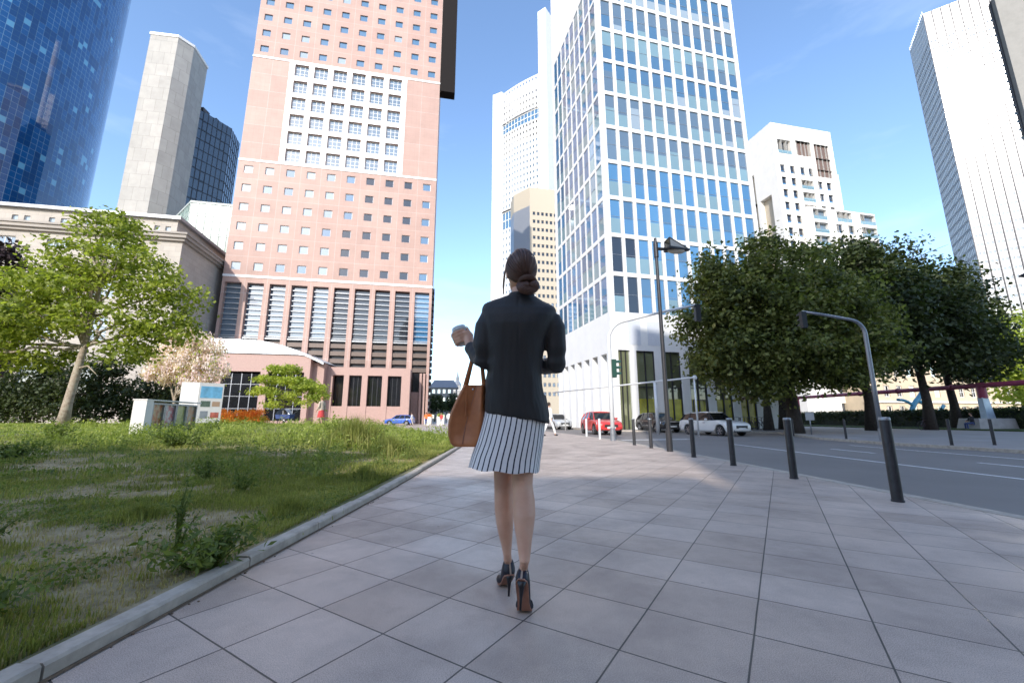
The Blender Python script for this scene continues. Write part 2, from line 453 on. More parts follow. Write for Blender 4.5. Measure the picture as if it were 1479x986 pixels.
for k in range(0):
    g.ell((-1.60+rr.uniform(-.03,.05)*(1 if 4 < k < 21 else .3), y, .0), (.06,.06,.03+.02*rr.random()), 9, 6)
for k in range(45):
    y = rr.uniform(.9,8); s = rr.uniform(.002,.007); g.ell((np.interp(y,[1.55,2.62,5.12,9],[-1.57,-1.55,-1.5,-1.52])+.02+abs(rr.gauss(0,.03)), y, s*.5), (s*1.3,s,s*.7), 6, 4)
structure(g.build('dirt_seam', MATS['soil_dark']))
# ---------------------------------------------------------------- building materials
def brickmat(name, c1, c2, mortar, bw, rh, ms, rough=.7, off=0., bump=.3, spec2=None, metal=0., var=.1):
    t = NT(name); uv = t.coord('UV'); co = t.coord()
    b = t.n.new('ShaderNodeTexBrick'); b.offset = off
    b.inputs['Color1'].default_value = (*c1,1); b.inputs['Color2'].default_value = (*c2,1); b.inputs['Mortar'].default_value = (*mortar,1)
    b.inputs['Scale'].default_value = 1; b.inputs['Brick Width'].default_value = bw; b.inputs['Row Height'].default_value = rh
    b.inputs['Mortar Size'].default_value = ms; b.inputs['Mortar Smooth'].default_value = .1
    t.link(uv, b.inputs['Vector'])
    c = t.mix(1, b.outputs['Color'], t.ramp(t.noise(co, .35, 6, .65), [(.3, 1-var), (.7, 1+var)]), 'MULTIPLY')
    if spec2:
        c2_, bw2, rh2, ms2 = spec2
        b2 = t.n.new('ShaderNodeTexBrick'); b2.offset = 0
        b2.inputs['Color1'].default_value = b2.inputs['Color2'].default_value = (1,1,1,1); b2.inputs['Mortar'].default_value = (*c2_,1)
        b2.inputs['Scale'].default_value = 1; b2.inputs['Brick Width'].default_value = bw2; b2.inputs['Row Height'].default_value = rh2; b2.inputs['Mortar Size'].default_value = ms2
        t.link(uv, b2.inputs['Vector']); c = t.mix(1, c, b2.outputs['Color'], 'MULTIPLY')
    t.base(c); t.set(Roughness=rough, Metallic=metal)
    if bump: t.bump(b.outputs['Fac'], -bump, .02)
    return t.m
brickmat('pink_granite', (.35,.222,.182), (.395,.257,.212), (.46,.37,.325), 3.6, 3.767, .035, .6, spec2=((.86,.84,.84), .9, .94, .016), bump=.15)
pm('pink_trim', (.385,.25,.21), .6, var=.08)
pm('white_trim', (.74,.72,.69), .55, var=.05)
pm('white_panel', (.72,.715,.70), .5, var=.04, scale=.8)
pm('panel_grey', (.56,.58,.62), .5, var=.04)
pm('concrete_fin', (.36,.40,.38), .5)
pm('white_render', (.72,.69,.64), .75, var=.05, scale=.5)
pm('frame_dark', (.035,.035,.04), .4, .3)
pm('frame_grey', (.30,.31,.33), .4, .4)
pm('brown_metal', (.008,.0055,.0045), .7, 0, ior=1.25)
pm('brown_slat', (.115,.085,.07), .5, .3)
pm('silver_slat', (.33,.34,.35), .35, .5)
glass('glass_dark', (.02,.028,.042), ior=1.7)
glass('glass_blue', (.055,.135,.235), ior=2.0)
glass('glass_sky', (.055,.175,.33), ior=2.2)
glass('glass_pale', (.27,.33,.38), ior=1.7)
glass('glass_mint', (.17,.27,.31), ior=1.8)
glass('glass_steel', (.095,.145,.195), ior=2.1)
glass('glass_olive', (.11,.12,.07), ior=2.0, var=.5, scale=.6)
pm('lobby_yellow', (.34,.33,.03), .2, var=.6, scale=.7)
pm('dark_glass_hall', (.012,.013,.015), .06, ior=1.7)
M_ = MATS

# ---------------------------------------------------------------- pink granite tower
TO = Vector((-50.64, 68.13, 0)); TR = math.atan2(cos(R(79)), sin(R(79)))
tower = thing('granite_tower', 'tall pink granite tower with a white grid of large windows in its middle', 'office tower', TO, TR)
rr = random.Random(5)
w = MB(); wins = []
def rows_zone(z0, nrow, pitch, var):
    us, iu = grid_breaks(0, 3.6, 10, 1.05, 2.55, 36); zs, iz = grid_breaks(0, pitch, nrow, 1.2, 2.68, nrow*pitch)
    facade(w, (0,0,z0), (1,0), (0,1), us, zs, {(i,j) for i in iu for j in iz}, .32)
    for j in range(nrow):
        for i in range(10):
            wins.append(dict(O=(0,0,z0), U=(1,0), N=(0,1), u=i*3.6+1.05, z=j*pitch+1.2, w=1.5, h=1.48, d=.18, fw=.08, mull=0, trans=0, split=0, **var(i, j)))
def v_low(i, j):
    if i < 5 and rr.random() < .9: p = ('glass_pale','glass_pale','glass_blue')[rr.randrange(3)] if i > 1 else 'glass_pale'; f = 'white_trim'
    elif i in (6,7,8) or (i == 5 and j < 3): p, f = 'glass_dark', 'frame_grey'
    else: p, f = ('glass_blue','glass_pale')[rr.random() < .25], 'white_trim'
    return dict(frame=M_[f], panes=[M_[p]])
def v_up(i, j):
    return dict(frame=M_['frame_grey'], panes=[M_['glass_pale' if rr.random() < .07 else 'glass_blue']])
# louvred base
us, iu = grid_breaks(0, 3.6, 10, .45, 3.1, 36)
facade(w, (0,0,0), (1,0), (0,1), us, [0,8.9,24.5,25.6], {(i,1) for i in iu}, .9)
rows_zone(25.6, 6, 3.767, v_low)
us, iu = grid_breaks(7.2, 3.6, 6, .55, 3.05, 36); zs, iz = grid_breaks(0, 3.75, 6, .55, 3.2, 22.5)
facade(w, (0,0,48.2), (1,0), (0,1), us, zs, {(i,j) for i in iu for j in iz}, .55)
big = lattice((0,0,48.2), (1,0), (0,1), [7.2+3.6*k+.55 for k in range(6)], [3.75*k+.55 for k in range(6)], 2.5, 2.65, .35, fw=.10, mull=2, trans=2, split=0, frame=M_['white_trim'], panes=[M_['glass_steel']])
up0 = len(wins)
rows_zone(70.7, 12, 3.7, v_up)
for a, b in (((36,0),(36,36)), ((36,36),(0,36)), ((0,36),(0,0))):
    w.face([(*a,0),(*b,0),(*b,115.1),(*a,115.1)], 0, [(0,0),(36,0),(36,115.1),(0,115.1)])
w.face([(0,0,115.1),(36,0,115.1),(36,36,115.1),(0,36,115.1)], 0, [(0,0)]*4)
w.build('wall', [M_['pink_granite']], tower)
t = MB()
for z in (25.45, 48.0, 70.5):
    t = MB(); t.box((-.05,-.10,z), (36.05,.05,z+.42)); t.build('string_course', M_['white_trim'], tower)
t = MB()
for k in range(7):
    t.box((7.2+3.6*k-.5,-.07,48.42), (7.2+3.6*k+.5,.04,70.5)); 
for k in range(1, 6):
    for c in range(6): t.box((7.2+3.6*c+.5,-.068,48.2+3.75*k-.52), (7.2+3.6*c+3.1,.038,48.2+3.75*k+.52))
for c in range(6):
    t.box((7.2+3.6*c+.5,-.068,48.42), (7.2+3.6*c+3.1,.038,48.75)); t.box((7.2+3.6*c+.5,-.068,69.85+.3), (7.2+3.6*c+3.1,.038,70.5))
t.build('white_grid', M_['white_trim'], tower)
windows(tower, wins[:up0][::1][:0]+wins[:up0]+big+wins[up0:], limit=100)
for k in range(10):
    x0 = 3.6*k+.45; lb = MB(); dark = k >= 5 and k != 9
    lb.face([(x0,.88,14.7),(x0+2.65,.88,14.7),(x0+2.65,.88,24.5),(x0,.88,24.5)], 1)
    lb.face([(x0,.88,8.9),(x0+2.65,.88,8.9),(x0+2.65,.88,14.7),(x0,.88,14.7)], 3)
    for j in range(10): z = 15.0+j*.95; lb.box((x0+.002,.40,z), (x0+2.648,.56,z+.13), 0)
    lb.box((x0+.002,.22,14.55), (x0+2.648,.7,14.8), 0)
    for j in range(4): z = 9.3+j*1.35; lb.box((x0+.003,.28,z), (x0+2.647,.75,z+.75), 2)
    lb.build('louvre_bay', [M_['silver_slat'], M_['glass_dark' if dark else ('glass_sky' if k == 9 else 'glass_steel')], M_['brown_slat'], M_['frame_dark']], tower)
b = MB(); b.box((36.003,.15,69.2), (39.2,2.2,116)); b.build('overhang', M_['brown_metal'], tower)
b = MB()
for k in range(21): b.box((36.002,.8,1+k*1.2), (36.5,3,1.65+k*1.2))
b.build('side_louvre', M_['frame_dark'], tower)
# portico of the same granite
b = MB()
cols = [(19.8,20.8),(22.5,23.3),(25.3,26.2),(28.5,29.4),(31.6,33.0)]
b.box((19.8,-6,7.9), (33,-.05,9.2))
for a, c in cols: b.box((a,-6,0), (c,-4.9,7.9))
b.box((19.8,-5.9,0), (33,-5.2,2.9)); b.box((32.3,-4.9,0), (33,-3.2,7.9)); b.box((33.0,-.9,0), (34.3,-.05,5.6))
for k in range(3): b.box((34.4+k*.6,-1.6,0), (34.8+k*.6,-.05,8.9))
b.build('portico', M_['pink_trim'], tower)
for (a, c), (e, f) in zip(cols[1:-1], cols[2:]):
    q = MB(); q.face([(c,-5.3,2.9),(e,-5.3,2.9),(e,-5.3,7.9),(c,-5.3,7.9)], 0)
    for s in (.33,.66): q.box((c+(e-c)*s-.04,-5.36,2.9), (c+(e-c)*s+.04,-5.31,7.9), 1)
    q.build('portico_window', [M_['dark_glass_hall'], M_['frame_dark']], tower)
q = MB(); q.face([(20.8,-4.5,0),(22.5,-4.5,0),(22.5,-4.5,7.9),(20.8,-4.5,7.9)]); q.build('doorway', M_['dark_glass_hall'], tower); q = MB(); q.face([(33,-.04,0),(36,-.04,0),(36,-.04,8.9),(33,-.04,8.9)]); q.build('doorway', M_['dark_glass_hall'], tower)
# pavilion with curved metal roof in front of the tower
pav = thing('entrance_pavilion', 'low pink pavilion with a pale curved metal roof at the foot of the granite tower', 'pavilion', TO, TR)
pm('zinc_roof', (.60,.63,.66), .4, .35, var=.06)
b = MB(); us = [-14,-13,-8.6,-7.6,-2.2,-1.0,4.6,5.9,11.2,12.2,17.3,18.1]; holes = {(1,1),(3,1),(5,1),(7,1),(9,1)}
facade(b, (0,-9,0), (1,0), (0,1), us, [0,.6,7.9,10.6], holes, .5)
for y0, y1, x in ((-9,-.06,18.1), (-9,-.06,-14)): b.face([(x,y0,0),(x,y1,0),(x,y1,10.6),(x,y0,10.6)], 0, [(0,0),(9,0),(9,10.6),(0,10.6)])
b.box((18.1,-7.6,0), (19.8,-.06,9.6), 0)
b.build('wall', [M_['pink_trim']], pav)
b = MB()
def zr_(x): return 12.7 if x < 9 else 12.7-3.2*((x-9)/11.0)**1.8
X_ = [-14.2+k*.95 for k in range(37)]
r1 = [(x,-9.25,zr_(x)) for x in X_]; r2 = [(x,-.07,zr_(x)+.5) for x in X_]; r3 = [(x,-9.25,min(10.6, zr_(x)-.35)) for x in X_]
b.loft([r3, r1, r2, [(x,-.07,z-.6) for x, y, z in r3]], closed=False, caps=False); b.build('roof', M_['zinc_roof'], pav)
for a, c in ((-13,-8.6),(-7.6,-2.2),(-1.0,4.6),(5.9,11.2),(12.2,17.3)):
    q = MB(); q.face([(a,-8.55,.6),(c,-8.55,.6),(c,-8.55,7.6),(a,-8.55,7.6)], 0)
    for s in (.25,.5,.75): q.box((a+(c-a)*s-.05,-8.64,.6), (a+(c-a)*s+.05,-8.56,7.6), 1)
    for z in (2.4,4.2,6): q.box((a,-8.63,z-.04), (c,-8.565,z+.04), 1)
    q.build('window', [M_['dark_glass_hall'], M_['frame_grey']], pav)

# ---------------------------------------------------------------- white grid tower
CO = Vector((8.65, 35, 0)); CR = R(13.9)
gt = thing('glass_tower', 'white gridded office tower with tall blue windows and a columned lobby at the street corner', 'office tower', CO, CR)
rr = random.Random(9)
NR, PH, PW = 10, 3.77, 1.38
w = MB(); wins = []
RWS = [rr.choice([('glass_blue','glass_mint',.48),('glass_steel','glass_mint',.42),('glass_mint','glass_blue',.5),('glass_blue','glass_pale',.35),('glass_steel','glass_blue',.5)]) for _ in range(NR)]
def tau(i, j, side):
    p, q, sp = RWS[j]
    if j < 4 and side == 0:
        p, q, sp = 'glass_sky', 'glass_sky', .45
        if (i < 2 and j < 2): p, q = ('glass_dark','glass_mint') if (i+j) % 2 == 0 else ('glass_dark','glass_dark')
        elif rr.random() < .18+.12*j: q = 'glass_mint'
        elif rr.random() < .3: p = 'glass_blue'
    elif rr.random() < .30: sp = rr.choice([.22,.35,.6,.72]); q = rr.choice(['glass_mint','glass_pale','glass_steel'])
    if side == 1: p, q = rr.choice([('glass_sky','glass_mint'),('glass_sky','glass_sky'),('glass_mint','glass_sky'),('glass_blue','glass_mint')])
    return dict(panes=[M_[p], M_[q]], split=sp, frame=M_['frame_grey'])
us, iu = grid_breaks(.52, PW, 12, .0, 1.05, 17.2); zs, iz = grid_breaks(0, PH, NR, .22, 3.60, NR*PH)
facade(w, (0,0,10.0), (1,0), (0,1), us, zs, {(i,j) for i in iu for j in iz}, .13)
us2, iu2 = grid_breaks(.4, PW, 9, .0, 1.13, 13.3)
facade(w, (0,0,10.0), (0,1), (1,0), us2, zs, {(i,j) for i in iu2 for j in iz}, .07)
for j in range(NR):
    for i in range(12): wins.append(dict(O=(0,0,10.0), U=(1,0), N=(0,1), u=.52+i*PW, z=j*PH+.22, w=1.05, h=3.38, d=.07, fw=.04, mull=0, trans=1, **tau(i, j, 0)))
for j in range(NR):
    for i in range(9): wins.append(dict(O=(0,0,10.0), U=(0,1), N=(1,0), u=.4+i*PW, z=j*PH+.22, w=1.13, h=3.38, d=.02, fw=.04, mull=0, trans=1, **tau(i, j, 1)))
wins.sort(key=lambda q: q['z'])
# lobby: right side
ul, il = grid_breaks(1.75, 2.62, 5, .62, 2.42, 17.2)
facade(w, (0,0,0), (1,0), (0,1), [0,.62,1.75]+ul[1:], [0,6.8,10.0], {(i+2,0) for i in il}|{(1,0)}, .22)
ul2, il2 = grid_breaks(.5, 1.85, 7, .45, 1.6, 13.3)
facade(w, (0,0,0), (0,1), (1,0), ul2, [0,6.6,10.0], {(i,0) for i in il2}, .75)
for a, b_ in (((17.2,0),(17.2,13.3)), ((17.2,13.3),(0,13.3))): w.face([(*a,0),(*b_,0),(*b_,62),(*a,62)])
w.face([(0,0,10+NR*PH),(17.2,0,10+NR*PH),(17.2,0,62),(0,0,62)]); w.face([(0,0,10+NR*PH),(0,13.3,10+NR*PH),(0,13.3,62),(0,0,62)]); w.face([(0,0,62),(17.2,0,62),(17.2,13.3,62),(0,13.3,62)])
w.build('wall', [M_['white_panel']], gt)
windows(gt, wins, 100)
for k in range(5):
    a = 1.75+2.62*k+.62; c = a+1.80
    q = MB(); q.face([(a,.21,0),(c,.21,0),(c,.21,2.6),(a,.21,2.6)], 1); q.face([(a,.21,2.6),(c,.21,2.6),(c,.21,6.8),(a,.21,6.8)], 0)
    for x in (a+.04, (a+c)/2, c-.04): q.box((x-.045,.10,0), (x+.045,.205,6.8), 2)
    for z in (.05, 3.6, 6.72): q.box((a,.11,z-.03), (c,.20,z+.05), 2)
    if k == 2: q.box((a+.2,.04,0), (a+.28,.1,2.5), 2); q.box((c-.28,.04,0), (c-.2,.1,2.5), 2); q.box((a+.2,.04,2.5), (c-.2,.1,2.58), 2)
    q.build('lobby_window', [M_['glass_olive'], M_['lobby_yellow'], M_['frame_dark']], gt)
for k in range(7):
    a = .5+1.85*k+.45; c = a+1.15
    q = MB(); q.face([(.74,a,0),(.74,c,0),(.74,c,6.6),(.74,a,6.6)], 0); q.box((.64,(a+c)/2-.04,0), (.73,(a+c)/2+.04,6.6), 1); q.box((.64,a,0), (.73,a+.05,6.6), 1)
    q.build('lobby_window', [M_['glass_olive' if k % 2 else 'glass_mint'], M_['frame_dark']], gt)
q = MB(); q.face([(.62,.2,0),(1.75,.2,0),(1.75,.2,6.8),(.62,.2,6.8)], 0); q.box((.9,.1,0), (1.0,.19,6.8), 1); q.box((1.35,.1,0), (1.43,.19,6.8), 1); q.build('corner_entrance', [M_['glass_olive'], M_['frame_dark']], gt)
q = MB()
for x in (1.7,3.6): q.box((x,-.02,7.3), (x+1.2,-.002,9.5))
q.build('shaded_panel', M_['panel_grey'], gt)  # the band's shade is put into the colour of these grey-blue panels

# ---------------------------------------------------------------- blue glass cylinder
bt = thing('round_glass_tower', 'round tower of deep blue glass with scattered pale panes at the left edge', 'office tower', (-186.6,116.6,0))
for nm, c, io in (('cyl_blue', (.007,.08,.24), 1.75), ('cyl_deep', (.005,.052,.17), 1.75), ('cyl_pale', (.12,.33,.50), 1.8)):
    t = NT(nm); uv = t.coord('UV'); b = t.n.new('ShaderNodeTexBrick'); b.offset = 0
    v2 = [min(1, k*1.12) for k in c]; b.inputs['Color1'].default_value = (*c,1); b.inputs['Color2'].default_value = (*v2,1); b.inputs['Mortar'].default_value = (.18,.30,.42,1) if nm != 'cyl_deep' else (.05,.12,.2,1)
    b.inputs['Scale'].default_value = 1; b.inputs['Brick Width'].default_value = 1.5; b.inputs['Row Height'].default_value = 1.9; b.inputs['Mortar Size'].default_value = .05
    t.link(uv, b.inputs['Vector']); t.base(b.outputs['Color']); t.set(Roughness=.04, IOR=io)
RB, NS, FL = 36.7, 150, 3.8
rr = random.Random(2); m = MB(); per = 2*PI*RB/NS
for j in range(80):
    band = rr.random() < .12
    for i in range(NS):
        a, b_ = 2*PI*i/NS, 2*PI*(i+1)/NS; cl = sin(i*.9+1.7*sin(j*.5))+sin(j*.8+i*.23)
        k = 2 if rr.random() < (.025+.10*(cl > 1.1)+.05*band) else (1 if rr.random() < .35 else 0)
        h0, h1 = j*FL, (j+1)*FL
        if k == 2: hs = [(h0,h0+1.9,2),(h0+1.9,h1,0)] if rr.random() < .6 else [(h0,h0+1.9,0),(h0+1.9,h1,2)]
        else: hs = [(h0,h1,k)]
        for z0, z1, kk in hs:
            m.face([(RB*cos(a),RB*sin(a),z0),(RB*cos(b_),RB*sin(b_),z0),(RB*cos(b_),RB*sin(b_),z1),(RB*cos(a),RB*sin(a),z1)], kk, [(i*1.5,z0),(i*1.5+1.5,z0),(i*1.5+1.5,z1),(i*1.5,z1)])
m.build('glass_facade', [M_['cyl_blue'], M_['cyl_deep'], M_['cyl_pale']], bt)
m = MB(); m.prism([((RB-1)*cos(2*PI*i/48),(RB-1)*sin(2*PI*i/48)) for i in range(48)], 303, 306); m.build('roof', M_['frame_grey'], bt)
fl = MB(); fl.hexa([(0,0,0),(0,1.3,0),(0.06,1.3,0),(.06,0,0),(.0,0,1.7),(0,1.3,1.7),(.06,1.3,1.7),(.06,0,1.7)]); fm = fl.mesh('open_window', M_['cyl_deep'])
for k in range(46):
    i = rr.choice([-46,-45,-44,-43,-42,-41,-40,-38])+NS//2; a = 2*PI*(i+.5)/NS+R(-1); z = FL*rr.randrange(16, 78)+1
    o = link('open_window', fm, bt); o.location = ((RB+.02)*cos(a), (RB+.02)*sin(a), z); o.rotation_euler = (0, R(-14), a)
MAIN_ANG = 0

# ---------------------------------------------------------------- concrete tower, its glass neighbour, the pale glass block
brickmat('concrete_panel', (.33,.315,.29), (.38,.36,.33), (.24,.23,.21), 3.2, 4.2, .05, .8, off=.5, bump=.2)
ct = thing('concrete_tower', 'windowless pale concrete tower of angled faces beside the round blue tower', 'office tower', (-113.4,108,0))
o0 = (-113.4,108)
poly = [(-113.4,108),(-105.6,109.2),(-103.4,112.8),(-105,120.8),(-118,122)]
m = MB(); m.prism([(x-o0[0],y-o0[1]) for x, y in poly], 0, 120); m.build('wall', M_['concrete_panel'], ct)
m = MB(); m.prism([((x-o0[0])*1.0+.0,(y-o0[1])) for x, y in [(-113.6,107.8),(-105.5,109.0),(-103.2,112.8),(-104.8,121),(-118.2,122.2)]], 119.4, 120.3); m.build('coping', M_['white_trim'], ct)
dk = thing('dark_glass_tower', 'dark glass tower with a fine grid of panes half hidden behind the concrete tower', 'office tower', (-104.3,134.6,0))
pl = [(-109.7,123.5),(-104.3,134.6),(-107,143),(-125,143),(-125,123.5)]
glass('dkt', (.03,.045,.065), ior=2.2, var=.6, scale=.12); m = MB()
m.prism([(x+104.3,y-134.6) for x, y in pl], 0, 107); m.build('glass_facade', M_['dkt'], dk)
m = MB(); rr = random.Random(4)
def faceline(a, b): L = math.hypot(b[0]-a[0], b[1]-a[1]); u = ((b[0]-a[0])/L, (b[1]-a[1])/L); return L, u, (u[1], -u[0])
wins = []
for a, b_ in ((pl[0],pl[1]), (pl[1],pl[2])):
    L, u, n = faceline(a, b_); k = int(L/1.5)
    for i in range(k+1):
        x = L*i/k; c = Vector((a[0]+u[0]*x+104.3, a[1]+u[1]*x-134.6, 53.5)); m.obox(c, ((*u,0),(*n,0),(0,0,1)), (.07,.12,53.5))
    for j in range(29):
        c = Vector(((a[0]+b_[0])/2+104.3, (a[1]+b_[1])/2-134.6, 3.7*j)); m.obox(c, ((*u,0),(*n,0),(0,0,1)), (L/2,.10,.10))
        for i in range(k):
            if rr.random() < .3: wins.append(dict(O=(a[0]+104.3,a[1]-134.6,0), U=u, N=(-n[0],-n[1]), u=L*i/k+.1, z=3.7*j+.3, w=L/k-.2, h=3.1, d=-.06, fw=.05, mull=0, trans=0, split=0, frame=M_['frame_dark'], panes=[M_[rr.choice(['glass_steel','glass_pale','glass_dark','glass_blue'])]]))
m.build('mullion', M_['frame_dark'], dk); m = MB()
m.box((-8,-9,107), (-4,-6,108.4)); m.box((-3.6,-4.4,107), (-2.6,-2,107.8)); m.build('rooftop_plant', M_['frame_dark'], dk)
wins.sort(key=lambda q: -q['z']); windows(dk, wins, 60, sub=False and True)
pb = thing('pale_glass_block', 'pale green and white striped glass block between the stone bank and the pink tower', 'office building', (-85.5,100,0))
brickmat('fin_glass', (.26,.36,.31), (.07,.14,.115), (.40,.44,.42), 1.8, 5.5, .07, .25, bump=.3)
m = MB(); pl = [(-97,109),(-85.5,100),(-74.5,102.4),(-74,118),(-97,118)]; m.prism([(x+85.5,y-100) for x, y in pl], 0, 57.4); m.build('glass_facade', M_['fin_glass'], pb)
m = MB(); m.prism([(x+85.5,y-100) for x, y in [(-97.2,108.9),(-85.5,99.8),(-74.3,102.2),(-74,118.2),(-97.2,118.2)]], 57.4, 58.0)
for a, b_ in ((pl[0],pl[1]), (pl[1],pl[2])):
    L, u, n = faceline(a, b_); k = int(L/1.8)
    for i in range(k+1): m.obox((a[0]+u[0]*L*i/k+85.5, a[1]+u[1]*L*i/k-100, 28.7), ((*u,0),(*n,0),(0,0,1)), (.07,.12,28.68))
    for j in range(1, 11): m.obox(((a[0]+b_[0])/2+85.5, (a[1]+b_[1])/2-100, 5.4*j), ((*u,0),(*n,0),(0,0,1)), (L/2,.07,.12))
m.build('fin', M_['concrete_fin'], pb)

# ---------------------------------------------------------------- stone bank building
brickmat('sandstone', (.38,.34,.295), (.42,.375,.325), (.31,.275,.24), 1.6, .8, .02, .85, off=.5, bump=.25)
SO = Vector((-49.9,58,0))-Vector((.9816,.1908,0))*72
sb = thing('stone_bank_building', 'long pale sandstone building with a heavy cornice and set back attic behind the maple', 'building', SO, TR)
w = MB(); wins = []
us, iu = grid_breaks(1.8, 6.5, 10, 1.2, 4.0, 72); zsb = [0,3,8.4,11.5,15.2,18,21.4,25,26.3,27.6]
facade(w, (0,0,0), (1,0), (0,1), us, zsb, {(i,j) for i in iu for j in (1,3,5,7)}, .4)
w.face([(72,0,0),(72,30,0),(72,30,27.6),(72,0,27.6)], 0, [(0,0),(30,0),(30,27.6),(0,27.6)])
w.face([(0,30,0),(72,30,0),(72,30,27.6),(0,30,27.6)]); w.face([(0,0,0),(0,30,0),(0,30,27.6),(0,0,27.6)])
for (z0, z1), mu in zip(((25,26.3),(18,21.4),(11.5,15.2),(3,8.4)), (3,1,1,1)):
    for k in range(10): wins.append(dict(O=(0,0,0), U=(1,0), N=(0,1), u=1.8+6.5*k+1.2, z=z0, w=2.8, h=z1-z0, d=.25, fw=.10, mull=mu, trans=0 if mu == 3 else 2, split=0, frame=M_['white_trim'], panes=[M_['glass_steel']]))
usa = []; 
for k in range(15): usa += [2+4.6*k, 3.5+4.6*k]
br_ = [0.]
for u in usa: br_ += [u, u+.75]
br_.append(69.5)
facade(w, (0,2.5,28.4), (1,0), (0,1), br_, [0,1.1,2.2,3.3], {(2*i+1,1) for i in range(len(usa))}, .3)
w.face([(69.5,2.5,28.4),(69.5,28,28.4),(69.5,28,31.7),(69.5,2.5,31.7)], 0, [(0,0),(25,0),(25,3.3),(0,3.3)])
w.build('wall', M_['sandstone'], sb)
for u in usa: wins.append(dict(O=(0,2.5,28.4), U=(1,0), N=(0,1), u=u, z=1.1, w=.75, h=1.1, d=.2, fw=.06, mull=0, trans=0, split=0, frame=M_['white_trim'], panes=[M_['glass_pale']]))
m = MB()
m.box((-.5,-.8,27.6), (72.8,30.5,28.1)); m.box((-.3,-.45,27.2), (72.45,30.3,27.6)); m.box((-.3,-1.0,28.1), (73,30.7,28.38))
m.build('cornice', M_['sandstone'], sb)
m = MB(); m.box((-.4,1.9,31.7), (70.1,28.5,32.2)); m.build('roof', M_['frame_grey'], sb)
windows(sb, wins, 100)

# ---------------------------------------------------------------- towers in the street gap
pm('beige_panel', (.46,.40,.31), .7, var=.06)
bg_ = thing('beige_office_block', 'beige office block with rows of small dark square windows behind the woman', 'office building', (7.05,150,0), math.atan2(2, 9.75))
U = Vector((9.75,2,0)).normalized(); w = MB(); wins = []; NRW = 22
us, iu = grid_breaks(.9, 1.75, 9, .35, 1.35, 17); zs, iz = grid_breaks(8, 3.4, NRW, 1.2, 2.6, 84.5)
facade(w, (0,0,0), (1,0), (0,1), us, zs, {(i,j) for i in iu for j in iz}, .3)
wins = lattice((0,0,0), (1,0), (0,1), [.9+1.75*k+.35 for k in range(9)], [8+3.4*j+1.2 for j in range(NRW)], 1.0, 1.4, .2, fw=.08, mull=0, trans=0, split=0, frame=M_['frame_dark'], panes=[M_['glass_dark']])
w.prism([(0,.0),(17,0),(17,14),(-5,14),(-5,7.2)], 84.5, 92.5); w.build('wall', M_['beige_panel'], bg_)
m = MB(); m.face([(0,0,0),(-5,7.2,0),(-5,7.2,84.5),(0,0,84.5)], 0); m.face([(-5,7.2,0),(-5,14,0),(-5,14,84.5),(-5,7.2,84.5)]); m.build('side_wall', M_['frame_grey'], bg_)
windows(bg_, wins, 100, sub=False)
ww = thing('curved_white_tower', 'tall white tower with tiny windows and two recessed bands seen between pink and gridded towers', 'office tower', (-6.3,229,0))
b = Vector((-6.3,229)); e = Vector((17,212)); L = (e-b).length; U = (e-b)/L; NN = Vector((-U.y, U.x))
w = MB(); zz = []; z = 0
H = 208
us, iu = grid_breaks(.6, 2.2, 12, .5, 1.75, L); segs = [(0,112,27),(124,176,13),(184,206,5)]
def arc(p):   # bow the facade outwards
    u = (p[0]*U.x+p[1]*U.y)/L; return (p[0]-NN.x*1.0*sin(PI*min(max(u,0),1)), p[1]-NN.y*1.0*sin(PI*min(max(u,0),1)), p[2])
wins = []
for z0, z1, n in segs:
    ph = (z1-z0)/n; zs, iz = grid_breaks(0, ph, n, 1.2, 3.1, z1-z0); q = MB()
    facade(q, (0,0,z0), U, NN, us, zs, {(i,j) for i in iu for j in iz}, .5)
    i0 = len(w.v); w.v += [arc(p) for p in q.v]; w.f += [tuple(i0+k for k in f) for f in q.f]; w.m += q.m; w.uv += q.uv
    for j in range(n):
        for k in range(12):
            pu = .6+2.2*k+.5; pc = arc((U.x*(pu+.6), U.y*(pu+.6), 0)); a = -PI*1.0/L*cos(PI*(pu+.6)/L)
            Ur = Vector((U.x*cos(a)-U.y*sin(a), U.x*sin(a)+U.y*cos(a))); 
            wins.append(dict(O=(pc[0]-Ur.x*.62, pc[1]-Ur.y*.62, z0), U=Ur, N=(-Ur.y, Ur.x), u=0, z=j*ph+1.2, w=1.25, h=1.9, d=.3, fw=.12, mull=0, trans=0, split=0, frame=M_['white_panel'], panes=[M_['glass_steel']]))
w.build('wall', M_['white_panel'], ww)
for z0, z1 in ((112,124),(176,184)):
    q = MB(); i0 = 0
    a = [Vector((U.x*L*k/12+NN.x*1.2, U.y*L*k/12+NN.y*1.2, 0)) for k in range(13)]
    for k in range(12):
        p0, p1 = Vector(arc(a[k])), Vector(arc(a[k+1]))
        q.face([p0+Vector((0,0,z0)), p1+Vector((0,0,z0)), p1+Vector((0,0,z1)), p0+Vector((0,0,z1))], 0)
        for zz in (z0+.3, (z0+z1)/2, z1-.6): q.obox((p0+p1)/2+Vector((0,0,zz)), ((*U,0),(*NN,0),(0,0,1)), (L/24,.25,.22), 1)
        q.obox(p0+Vector((0,0,(z0+z1)/2)), ((*U,0),(*NN,0),(0,0,1)), (.15,.2,(z1-z0)/2), 1)
    q.build('recessed_band', [M_['glass_blue'], M_['white_panel']], ww)
pt = lambda u, n: (U.x*u+NN.x*n, U.y*u+NN.y*n)
q = MB(); q.prism([pt(-6.5,-1.5), pt(.0,-.3), pt(0,14), pt(-6.5,14)], 0, H); q.prism([pt(L,-2), pt(L+5.5,-2), pt(L+5.5,16), pt(L,16)], 0, 248)
q.prism([pt(.01,4.5), pt(L-.01,4.5), pt(L-.01,14), pt(.01,14)], 0, H-.5); q.build('end_slab', M_['white_panel'], ww)
q = MB()
